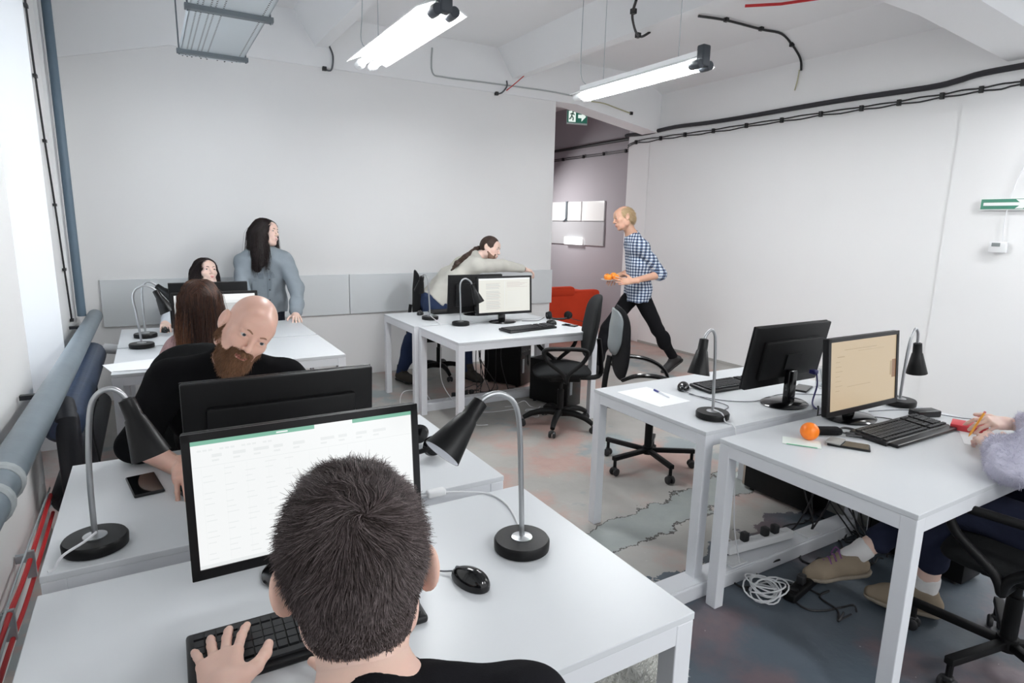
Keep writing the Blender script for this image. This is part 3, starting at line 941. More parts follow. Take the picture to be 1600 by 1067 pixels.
# ---------------------------------------------------------------- desk lamps
def lamp(label, base, pole, s0, s1):
    """pole: world points from the base up to the shade; s0,s1 shade start and opening centre"""
    b = Vector(base)
    t = thing('desk_lamp', label, 'lamp', b, 0, 'gooseneck desk lamps')
    MB().lathe([(0.060, 0), (0.072, 0.003), (0.073, 0.024), (0.069, 0.030), (0.03, 0.031)], n=40).build('base', LAMPBLK, t, True)
    MB().lathe([(0.027, 0.030), (0.027, 0.033), (0.012, 0.036)], n=24).build('base_disc', STEEL, t, True)
    P = [Vector((0, 0, 0.03))] + [Vector(p) - b for p in pole]
    MB().tube(P, 0.0068, n=10, smooth=6).build('gooseneck', STEEL, t, True)
    a, c = Vector(s0) - b, Vector(s1) - b
    ax = (c - a).normalized()
    Ls = (c - a).length
    k = Ls / 0.155
    sh = MB(); sh.lathe([(0.010, -0.004), (0.019, 0.0), (0.021, 0.048 * k), (0.024, 0.052 * k), (0.047, Ls), (0.045, Ls)], a, ax, 28, cap=False)
    sh.lathe([(0.0, -0.004), (0.010, -0.004)], a, ax, 28, cap=False)
    s_ = sh.build('lamp_shade', LAMPBLK, t, True)
    inn = MB(); inn.lathe([(0.045, Ls), (0.022, 0.06 * k), (0.0, 0.055 * k)], a, ax, 28, cap=False); inn.build('shade_lining', WHITEIN, s_, True)
    bl = MB(); bl.sphere(a + ax * (Ls * 0.72), 0.019, 14, 10); bl.build('bulb', WHITEIN, s_, True)
    return t
lamp('desk lamp with its shade turned left, at the right end of the front left desk', (0.775, 1.234, T), [(0.767, 1.234, 0.95), (0.758, 1.234, 1.086), (0.740, 1.234, 1.142), (0.70, 1.234, 1.168), (0.665, 1.234, 1.165), (0.645, 1.234, 1.152)], (0.648, 1.234, 1.153), (0.538, 1.21, 1.052))
lamp('desk lamp on the left end of the bald man\'s desk, pale cord over its base', (-0.18, 1.754, T), [(-0.176, 1.754, 0.95), (-0.162, 1.754, 1.09), (-0.145, 1.754, 1.136), (-0.118, 1.754, 1.150), (-0.095, 1.754, 1.138), (-0.082, 1.754, 1.115)], (-0.083, 1.754, 1.118), (-0.040, 1.72, 0.972))
lamp('desk lamp with arched neck on the brown-haired woman\'s desk', (-0.10, 4.508, T), [(-0.112, 4.508, 0.95), (-0.124, 4.508, 1.06), (-0.105, 4.508, 1.115), (-0.055, 4.508, 1.138), (-0.01, 4.508, 1.12), (0.005, 4.508, 1.10)], (0.003, 4.508, 1.104), (0.062, 4.49, 0.965))
lamp('desk lamp on the rearmost left desk, standing just behind another lamp', (-0.080, 4.892, T), [(-0.080, 4.89, 0.95), (-0.078, 4.89, 1.06), (-0.065, 4.89, 1.108), (-0.035, 4.89, 1.128), (0.0, 4.89, 1.112), (0.015, 4.89, 1.095)], (0.013, 4.89, 1.098), (0.13, 4.86, 1.0))
lamp('desk lamp on the leaning man\'s desk, its neck a straight line from here', (2.055, 4.873, T), [(2.045, 4.873, 0.95), (2.036, 4.873, 1.08), (2.03, 4.885, 1.115), (2.027, 4.92, 1.128), (2.027, 4.96, 1.118), (2.027, 4.98, 1.10)], (2.027, 4.98, 1.104), (2.03, 5.06, 0.972))
lamp('desk lamp with chromed shade edge left of the document monitor', (2.168, 4.492, T), [(2.163, 4.492, 0.95), (2.160, 4.492, 1.06), (2.175, 4.492, 1.108), (2.21, 4.492, 1.125), (2.255, 4.492, 1.10), (2.272, 4.492, 1.07)], (2.270, 4.492, 1.075), (2.325, 4.47, 0.925))
lamp('desk lamp with hanging shade beside the sheet of paper', (2.108, 1.78, T), [(2.098, 1.78, 0.95), (2.085, 1.78, 1.09), (2.074, 1.78, 1.128), (2.055, 1.78, 1.142), (2.030, 1.78, 1.128), (2.014, 1.78, 1.10)], (2.015, 1.78, 1.105), (1.985, 1.77, 0.955))
lamp('desk lamp with hanging shade behind the beige monitor', (3.113, 1.50, T), [(3.115, 1.50, 0.90), (3.125, 1.50, 1.03), (3.14, 1.50, 1.09), (3.165, 1.50, 1.115), (3.192, 1.50, 1.09), (3.203, 1.50, 1.035)], (3.204, 1.50, 1.04), (3.225, 1.495, 0.89))

# ---------------------------------------------------------------- keyboards and mice
def keyboard(label, c, rz, w_=0.45, d_=0.15, curved=False):
    t = thing('keyboard', label, 'keyboard', c, rz, 'computer keyboards')
    R = Matrix.Rotation(0.05, 3, 'X')
    mb = MB(); mb.rbox((0, 0, 0.011), (w_, d_, 0.018), 0.007, R)
    if curved:
        mb.rbox((0, -d_ / 2 - 0.01, 0.008), (w_ * 0.94, 0.05, 0.014), 0.006)
    mb.build('keyboard_case', BEZEL, t, True)
    mb = MB()
    rows = [(-0.45, 0.8), (-0.26, 1), (-0.09, 1), (0.08, 1), (0.24, 1), (0.42, 0.8)]
    n = 21
    kw = (w_ - 0.024) / n
    for ri, (ry, hh) in enumerate(rows):
        y = ry * (d_ - 0.028)
        i = 0
        while i < n:
            if i in (14, 18):
                pass
            span = 1
            if ri == 0 and i == 4:
                span = 6
            x = -w_ / 2 + 0.012 + (i + span / 2) * kw
            if not (i == 14 or (i == 17 and ri != 0)):
                mb.box(R @ Vector((x, y, 0.0235)), (kw * span - 0.003, (d_ - 0.028) * 0.16 * hh - 0.002, 0.006), R)
            i += span
    mb.build('keycap_rows', KEYM, t)
    return t
keyboard('keyboard under the left hand of the man with short dark hair', (0.222, 1.152, T), -0.02, 0.45, 0.155)
keyboard('keyboard beside the mouse and pen on the right-hand desk', (2.63, 2.125, T), -0.02, 0.45, 0.15)
keyboard('wide keyboard with palm rest in front of the beige monitor', (2.69, 1.275, T), 0.0, 0.50, 0.155, True)
keyboard('keyboard in front of the document monitor, between it and the armchair', (2.575, 4.085, T), 0.14, 0.49, 0.155)
keyboard('keyboard partly hidden behind the turned-away monitor on the leaning man\'s desk', (2.42, 5.19, T), 0.0, 0.45, 0.15)
keyboard('keyboard hidden between the bald man and his monitor', (0.30, 2.16, T), 0.0, 0.44, 0.14)


def mouse(label, c, rz, cord=None):
    t = thing('mouse', label, 'mouse', c, rz, 'computer mice')
    bm = bmesh.new()
    bmesh.ops.create_uvsphere(bm, u_segments=24, v_segments=16, radius=1)
    for p in bm.verts:
        x, y, z = p.co
        p.co = Vector((x * (0.031 - 0.004 * y), y * 0.056, max(z, -0.25) * (0.032 - 0.006 * y) + 0.008))
    mb = MB(); mb.add([p.co for p in bm.verts], [[q.index for q in f.verts] for f in bm.faces]); bm.free()
    mb.build('mouse_shell', GLOSS, t, True)
    MB().tube([(0, 0.028, 0.026), (0, 0.044, 0.022)], 0.006, n=8).build('scroll_wheel', CABLEG, t, True)
    if cord:
        MB().tube([(0, 0.055, 0.01)] + cord, 0.0022, n=6, smooth=5).build('mouse_cord', CABLEG, t, True)
    return t
mouse('shiny black mouse lying right of the nearest man, by the desk lamp', (0.585, 1.155, T), 0.35, [(-0.02, 0.10, 0.004), (-0.02, 0.2, 0.004), (-0.10, 0.3, 0.004)])
mouse('black mouse between the sheet of paper and the keyboard', (2.345, 2.185, T), 2.2, [(-0.10, 0.12, 0.004), (-0.24, 0.22, 0.004), (-0.20, 0.36, 0.004), (-0.17, 0.44, 0.004)])
mouse('dark mouse beside the lamp on the leaning man\'s desk', (2.075, 5.155, T), 2.6)
mouse('black mouse at the right end of the keyboard near the headset', (2.90, 4.235, T), 0.2)
mouse('black mouse partly hidden behind the writing hand', (3.17, 1.14, T), 0.3, [(0.0, 0.1, 0.004), (-0.05, 0.2, 0.012), (-0.12, 0.25, 0.015), (-0.22, 0.25, 0.004)])
mouse('small dark mouse under the hand of the woman behind the monitors', (0.045, 5.075, T), PI)
mouse('black mouse under the bald man\'s right hand', (0.052, 1.985, T), PI + 0.4)

# ---------------------------------------------------------------- things on desks
def phone(label, c, rz, l=0.145, w_=0.072, cat='phone'):
    t = thing('smartphone', label, cat, c, rz)
    MB().rbox((0, 0, 0.0045), (w_, l, 0.009), 0.004).build('phone_body', BEZEL, t, True)
    MB().box((0, 0, 0.0092), (w_ - 0.006, l - 0.012, 0.0006)).build('glass_screen', mat('phone_glass', rgb(14, 15, 17), 0.06, spec=0.6), t)
    return t
phone('black smartphone lying on the bald man\'s desk beside the lamp', (-0.075, 2.115, T), 0.16, 0.172, 0.082)
phone('black smartphone lying behind the turned-away monitor stand', (2.94, 1.905, T), -1.2, 0.15, 0.075)
phone('dark phone at the corner of the desk with the headset', (3.0, 4.10, T), 0.4, 0.13, 0.065)
phone('dark phone lying to the right of the orange ball', (2.31, 1.275, T), 0.55, 0.15, 0.075)
o = MB().rbox((0, 0, 0.004), (0.085, 0.055, 0.006), 0.002).build('card_wallet', mat('grey_card', rgb(150, 150, 148), 0.4), None, True, loc=(2.285, 1.315, T + 0.0095), rz=0.3)
tag(o, 'grey card lying on the phone next to the orange ball', 'card')
o = MB().rbox((0, 0, 0.015), (0.125, 0.06, 0.03), 0.006).build('power_adapter', BEZEL, None, True, loc=(3.03, 1.345, T), rz=-0.35)
tag(o, 'flat black box standing between the keyboard and the wall-side desk edge', 'adapter')
o = MB().sphere((0, 0, 0.036), 0.036, 32, 20).build('orange_ball', mat('orange_plastic_ball', rgb(255, 132, 22), 0.35, sss=0.2), None, True, loc=(2.235, 1.395, T))
tag(o, 'glossy orange ball on the right-hand desk', 'ball')
t = thing('folded_strap', 'black folded strap with loose cord loops behind the orange ball', 'strap', (2.36, 1.40, T), -0.5)
MB().rbox((0, 0, 0.017), (0.12, 0.05, 0.03), 0.013).build('strap_bundle', MESHF, t, True)
MB().tube([(0.05, 0, 0.02), (0.09, 0.03, 0.02), (0.13, 0.02, 0.015), (0.12, -0.02, 0.012), (0.07, -0.02, 0.015)], 0.005, smooth=5).tube([(0.05, -0.01, 0.015), (0.10, -0.03, 0.01), (0.12, -0.05, 0.01), (0.06, -0.04, 0.012)], 0.004, smooth=5).build('cord_loop', CABLE, t, True)
t = thing('note_sheet', 'pale sheet with a green line in front of the orange ball', 'paper', (2.16, 1.375, T), -0.95)
MB().box((0, 0.02, 0.0012), (0.14, 0.09, 0.0016)).build('sheet', mat('pale_green_paper', rgb(232, 240, 234), 0.8), t)
MB().box((0, -0.025, 0.0026), (0.11, 0.006, 0.001)).build('green_line', mat('green_ink', rgb(96, 190, 146), 0.6), t)
o = MB().box((0, 0, 0.001), (0.21, 0.297, 0.0015)).build('paper_sheet', PAPER, None, loc=(2.105, 2.155, T), rz=0.04)
tag(o, 'blank white sheet of paper under the pen', 'paper')
t = thing('ballpoint_pen', 'blue-capped ballpoint pen lying on the sheet of paper', 'pen', (2.175, 2.175, T + 0.006), 0)
MB().tube([(0.012, 0.055, 0), (0.0, 0.0, 0), (-0.018, -0.075, 0), (-0.020, -0.085, -0.001)], [0.004, 0.004, 0.004, 0.001], n=8).build('pen_barrel', mat('clear_white_plastic', rgb(214, 218, 224), 0.2), t, True)
MB().tube([(0.013, 0.058, 0), (0.003, 0.012, 0)], 0.0052, n=8).build('pen_cap', mat('blue_cap', rgb(36, 40, 112), 0.35), t, True)
gm, gnt, gb = base_mat('clear_glass')
gb.inputs['Transmission Weight'].default_value = 0.92; gb.inputs['Roughness'].default_value = 0.03; gb.inputs['IOR'].default_value = 1.3; gb.inputs['Base Color'].default_value = (0.93, 0.95, 0.96, 1)
t = thing('drinking_glass', 'clear glass holding a few pens, standing behind the beige monitor', 'glass', (3.075, 1.88, T))
MB().lathe([(0.0, 0.001), (0.034, 0.001), (0.040, 0.11), (0.038, 0.11), (0.032, 0.006), (0.0, 0.006)], n=28, cap=False).build('glass_wall', gm, t, True)
MB().tube([(0.01, 0, 0.008), (-0.02, 0.01, 0.10)], 0.003).tube([(-0.01, 0, 0.008), (0.02, -0.01, 0.09)], 0.003).build('pens', GALV, t, True)
# papers on the brown-haired woman's desk
for i, (x, y, a, lb) in enumerate(((-0.10, 3.98, 0.25, 'loose white paper poking out past the left edge of the woman\'s desk'), (-0.05, 3.93, -0.1, 'upper white paper of the stack on the brown-haired woman\'s desk'))):
    o = MB().box((0, 0, 0.001), (0.297, 0.21, 0.0015)).build('paper_sheet', PAPER, None, loc=(x - 0.02, y, T + 0.0022 * i), rz=a); tag(o, lb, 'paper', 'papers on the woman\'s desk')
# headset near the document monitor
t = thing('headset', 'black headset resting near the right end of the document desk', 'headset', (3.10, 4.42, T))
for x, y, s in ((-0.075, 0.03, 1), (0.085, -0.03, -1)):
    c = MB(); c.lathe([(0.0, -0.018), (0.03, -0.016), (0.038, 0.0), (0.034, 0.014), (0.02, 0.02), (0.0, 0.02)], (x, y, 0.040), (s, -0.4, 0.1), 22, cap=False); c.build('ear_cup', BLACK, t, True)
    c = MB(); c.lathe([(0.02, 0.018), (0.033, 0.016), (0.03, 0.028), (0.018, 0.026)], (x, y, 0.040), (-s, 0.3, -0.1), 20, cap=False); c.build('ear_pad', MESHF, t, True)
MB().tube([(-0.085, 0.04, 0.03), (-0.05, 0.0, 0.012), (0.0, -0.02, 0.010), (0.05, -0.04, 0.014), (0.09, -0.03, 0.03)], 0.010, smooth=5, flat=0.5).build('headband', BLACK, t, True)
MB().tube([(0.085, -0.06, 0.02), (0.13, -0.12, 0.003), (0.14, -0.26, 0.003), (0.08, -0.36, 0.004)], 0.003, smooth=5).build('headset_cord', CABLE, t, True)
# headset on the bald man's desk, just right of the front monitor
t = thing('headset', 'black headset half hidden behind the right edge of the spreadsheet monitor', 'headset', (0.82, 1.99, T))
for y in (-0.07, 0.07):
    c = MB(); c.lathe([(0.0, -0.02), (0.03, -0.016), (0.040, 0.0), (0.034, 0.016), (0.0, 0.02)], (0, y, 0.042), (0.1, 1, 0.1), 22, cap=False); c.build('ear_cup', GLOSS, t, True)
MB().tube([(0, -0.08, 0.05), (-0.05, -0.07, 0.03), (-0.08, 0, 0.014), (-0.05, 0.07, 0.03), (0, 0.08, 0.05)], 0.009, smooth=5).build('headband', BLACK, t, True)

# white adapter and lamp cord bridging the gap of the front desks
t = thing('lamp_cord', 'white lamp cord with inline adapter crossing the gap between the front desks', 'cord', (0.70, 1.60, T))
MB().rbox((0.0, 0.02, 0.012), (0.06, 0.028, 0.022), 0.006).build('inline_adapter', WPLAST, t, True)
MB().tube([(0.02, 0.015, 0.012), (0.08, 0.0, 0.006), (0.15, -0.05, 0.004), (0.16, -0.15, 0.004), (0.12, -0.28, 0.004), (0.085, -0.33, 0.008)], 0.003, smooth=5).tube([(-0.03, 0.02, 0.01), (-0.08, 0.04, -0.02), (-0.1, 0.02, -0.2)], 0.003, smooth=5).build('cord_run', WCABLE, t, True)


def cord(label, pts, r=0.003, mt=None, group=None, name='cord'):
    p0 = Vector(pts[0])
    o = MB().tube([Vector(p) - p0 for p in pts], r, n=6, smooth=6).build(name, mt or WCABLE, None, True, loc=p0)
    return tag(o, label, 'cord', group)
cord('white cord lying over the base of the lamp on the bald man\'s desk', [(-0.176, 1.745, T + 0.044), (-0.20, 1.71, T + 0.040), (-0.24, 1.68, T + 0.030), (-0.258, 1.675, T + 0.004), (-0.27, 1.668, T + 0.003)], 0.0035)
cord('white lamp cord running off the desk with the sheet of paper', [(2.105, 1.772, T + 0.040), (2.100, 1.72, T + 0.036), (2.10, 1.70, T + 0.005), (2.09, 1.645, T + 0.002), (2.09, 1.63, T - 0.06), (2.12, 1.62, 0.3), (2.2, 1.63, 0.08)], 0.003)
cord('white lamp cord with inline switch hanging beside the document desk', [(2.055, 4.86, T + 0.04), (2.04, 4.80, T + 0.033), (2.03, 4.60, T + 0.002), (2.03, 4.575, T - 0.05), (2.02, 4.57, 0.5), (2.03, 4.56, 0.25), (2.12, 4.45, 0.08), (2.3, 4.35, 0.008), (2.6, 4.3, 0.008)], 0.0035)
cord('black monitor cable hanging into the gap between the right-hand desks', [(2.70, 1.66, T + 0.003), (2.66, 1.63, T - 0.01), (2.64, 1.62, T - 0.25), (2.7, 1.62, 0.2)], 0.0035, CABLE)
cord('black cable dropping from the beige monitor into the desk gap', [(2.66, 1.50, T + 0.004), (2.60, 1.57, T + 0.004), (2.58, 1.60, T - 0.06), (2.6, 1.62, 0.4)], 0.0035, CABLE)
cord('thin cable curving from the beige monitor stand to its keyboard', [(2.76, 1.45, T + 0.004), (2.80, 1.42, T + 0.004), (2.82, 1.38, T + 0.004), (2.80, 1.355, T + 0.006)], 0.0025, CABLE)
cord('thin cable along the desk behind the beige monitor', [(2.85, 1.50, T + 0.003), (2.98, 1.46, T + 0.003), (3.05, 1.42, T + 0.003), (3.04, 1.38, T + 0.01)], 0.002, CABLEG)
cord('grey cable across the desk with the turned-away monitor', [(2.30, 2.1, T + 0.003), (2.36, 1.95, T + 0.003), (2.50, 1.86, T + 0.003), (2.75, 1.88, T + 0.003), (2.98, 1.74, T + 0.003), (3.1, 1.70, T + 0.003)], 0.002, CABLEG)
cord('thin black cable behind the document monitor', [(2.75, 4.47, T + 0.003), (2.88, 4.43, T + 0.003), (2.98, 4.50, T + 0.003), (3.03, 4.54, T + 0.01)], 0.003, CABLE)

# ---------------------------------------------------------------- floor ducts, power strips, computers
def duct(label, x0, x1, yc, h=0.065):
    t = thing('floor_duct', label, 'cable duct', (x0, yc, 0))
    MB().bb(0, x1 - x0, -0.055, 0.055, 0, h).build('duct_channel', FRAME, t, bevel=0.004)
    MB().bb(0, x1 - x0, -0.047, 0.047, h, h + 0.004).build('duct_cover', FRAME, t)
    x = 0.35
    while x < x1 - x0:
        MB().bb(x, x + 0.10, -0.036, 0.036, h + 0.004, h + 0.009).bb(x + .02, x + .08, -0.02, 0.02, h + 0.009, h + 0.0095).build('socket_plate', WPLAST, t)
        x += 0.55
duct('white floor duct with sockets running under the right-hand desks', 1.25, 3.1, 1.665)
duct('white floor duct under the desks near the back wall', 1.9, 3.3, 4.645)


def power_strip(label, c, rz, mt, n=6, L=0.36):
    t = thing('power_strip', label, 'power strip', c, rz)
    MB().rbox((0, 0, 0.022), (L, 0.055, 0.042), 0.01).build('strip_body', mt, t, True)
    for i in range(n):
        x = -L / 2 + (i + 0.7) * L / (n + 0.4)
        MB().lathe([(0.020, 0.042), (0.020, 0.045), (0.016, 0.0435), (0.0, 0.0435)], (x, 0, 0), n=16, cap=False).build('socket', WPLAST if mt is WPLAST else BEZEL, t, True)
    for i in (1, 3, 4):
        if i < n:
            x = -L / 2 + (i + 0.7) * L / (n + 0.4)
            MB().rbox((x, 0, 0.065), (0.036, 0.034, 0.045), 0.008).build('plug', CABLE, t, True)
power_strip('white power strip with plugs lying on the floor duct behind the suede shoe', (2.42, 1.70, 0.075), -0.1, WPLAST, 6, 0.42)
power_strip('black power strip on the floor among the cables near the suede shoe', (2.42, 1.44, 0.0), 0.2, BLACK, 5, 0.36)
power_strip('black power strip on the floor under the document desk', (2.32, 4.76, 0.0), 0.1, BLACK, 6, 0.40)


def tower(label, c, rz, h=0.42, d=0.44, w_=0.18, front=None):
    """front looks to local -Y"""
    t = thing('computer_tower', label, 'computer', c, rz, 'computer towers')
    MB().rbox((0, 0, h / 2 + 0.008), (w_, d, h - 0.016), 0.006, seg=2).build('case', BLACK, t, True)
    MB().rbox((0, -d / 2 - 0.006, h / 2 + 0.008), (w_ - 0.004, 0.02, h - 0.02), 0.006, seg=2).build('front_panel', front or GLOSS, t, True)
    for z in (h * 0.88, h * 0.76):
        MB().box((0, -d / 2 - 0.017, z), (w_ * 0.8, 0.004, 0.038)).build('drive_bay', BEZEL, t)
    mb = MB()
    for i in range(4):
        mb.box((-w_ * 0.28, -d / 2 - 0.018, h * 0.42 + i * 0.022), (0.018, 0.004, 0.010))
    mb.box((-w_ * 0.28, -d / 2 - 0.0175, h * 0.42 + 0.03), (0.034, 0.002, 0.14))
    mb.build('port_strip', mat('port_grey', rgb(120, 124, 128), 0.4), t)
    mb = MB()
    for i in range(9):
        mb.box((0, -0.08 + i * 0.02, h + 0.0005), (w_ * 0.6, 0.010, 0.002))
    mb.build('top_vent', KEYM, t)
    for sx in (-1, 1):
        for sy in (-1, 1):
            MB().lathe([(0.014, 0), (0.014, 0.012)], (sx * w_ * 0.36, sy * d * 0.4, 0), n=12).build('foot', CABLE, t, True)
tower('black computer tower with ports and drive bays under the document desk', (2.99, 5.13, 0), 0.47, 0.44, 0.42, 0.19)
tower('black computer tower behind the seat of the armrest chair', (3.02, 4.33, 0), 0.30, 0.40, 0.42, 0.19)
tower('black computer tower seen from its flat side under the right-hand desks', (3.14, 2.07, 0), PI, 0.42, 0.44, 0.18, mat('tan_front_panel', rgb(188, 172, 160), 0.5))
tower('black computer tower in the shadow behind the suede shoes', (3.12, 1.30, 0), PI, 0.42, 0.42, 0.18)
o = MB().rbox((0, 0, 0.19), (0.16, 0.38, 0.38), 0.004).build('beige_computer', mat('pale_grey_case', rgb(176, 178, 172), 0.5), None, True, loc=(3.30, 1.72, 0))
tag(o, 'pale grey computer case behind the dangling black cables', 'computer')

# loose cable runs on the floor and under the desks
def loose(label, box_, n, r, mt, seed, start_z, group, name='loose_cable'):
    rr = random.Random(seed)
    x0, x1, y0, y1 = box_
    for i in range(n):
        p = [Vector((rr.uniform(x0, x1), rr.uniform(y0, y1), start_z))] if start_z > 0.1 else [Vector((rr.uniform(x0, x1), rr.uniform(y0, y1), r))]
        if start_z > 0.1:
            q = p[0]
            p.append(q + Vector((rr.uniform(-.06, .06), rr.uniform(-.06, .06), -start_z * 0.5)))
            p.append(Vector((min(max(q.x + rr.uniform(-.15, .15), x0), x1), q.y + rr.uniform(-.12, .12), 0.05 + 0.05 * rr.random())))
        a = rr.uniform(0, 6.28)
        q = p[-1].copy(); q.z = r
        for k_ in range(7):
            a += rr.uniform(-1.4, 1.4)
            q = q + Vector((math.cos(a), math.sin(a), 0)) * rr.uniform(0.05, 0.10)
            q.x = min(max(q.x, x0 - 0.1), x1 + 0.1); q.y = min(max(q.y, y0 - 0.1), y1 + 0.1)
            q.z = r + (0.0 if rr.random() < 0.6 else rr.uniform(0.0, 0.04))
            p.append(q.copy())
        p0 = p[0].copy()
        o = MB().tube([v - p0 for v in p], r, n=6, smooth=5).build(name, mt, None, True, loc=p0)
        tag(o, label, 'cable', group)
loose('one of the tangled black cables hanging under the document desk beside the tower', (2.50, 2.80, 4.75, 5.0), 8, 0.0038, CABLE, 3, 0.68, 'tangle of cables under the document desk')
loose('one of the thin white cables curling on the floor under the document desk', (2.0, 2.9, 4.15, 4.5), 3, 0.003, WCABLE, 5, 0.0, 'white cables under the document desk')
loose('one of the black cables before the pale computer case under the right-hand desks', (2.80, 3.0, 1.50, 1.74), 8, 0.0042, CABLE, 8, 0.66, 'cables under the right-hand desks')
loose('one of the black cables tangled on the floor near the suede shoes', (2.25, 2.6, 1.32, 1.52), 5, 0.0045, CABLE, 12, 0.0, 'floor cables near the suede shoes')
loose('one of the pale cables trailing over the floor behind the white power strip', (2.1, 2.8, 1.78, 1.95), 3, 0.003, WCABLE, 15, 0.0, 'pale floor cables behind the duct')
# coiled white network cable
t = thing('cable_coil', 'coil of white network cable on the floor beside the duct', 'cable', (2.19, 1.48, 0.0))
mb = MB()
for i in range(9):
    cx, cy, rr_ = random.uniform(-0.03, 0.03), random.uniform(-0.03, 0.03), random.uniform(0.05, 0.075)
    tl = random.uniform(-0.5, 0.5)
    pts = []
    for k_ in range(17):
        a = 2 * PI * k_ / 16
        pts.append((cx + rr_ * math.cos(a), cy + rr_ * math.sin(a), 0.045 + 0.035 * math.sin(a + i) * (0.5 + abs(tl))))
    mb.tube(pts, 0.0035, n=6)
mb.build('coil_loops', WCABLE, t, True)
MB().tube([(0.07, 0, 0.02), (0.15, 0.05, 0.01), (0.2, 0.0, 0.008), (0.13, -0.03, 0.008)], 0.0035, smooth=5).build('cable_end', WCABLE, t, True)
cord('white looping cable on the floor beside the far desk legs', [(1.83, 4.72, 0.01), (1.72, 4.72, 0.05), (1.78, 4.80, 0.14), (1.95, 4.78, 0.12), (2.02, 4.7, 0.02), (2.1, 4.6, 0.09)], 0.003)
cord('thin black cable beside the leaning corner of the far left desk leg', [(-0.33, 3.3, 0.02), (-0.30, 3.5, 0.25), (-0.33, 3.62, 0.5), (-0.31, 3.7, 0.62)], 0.005, CABLE)


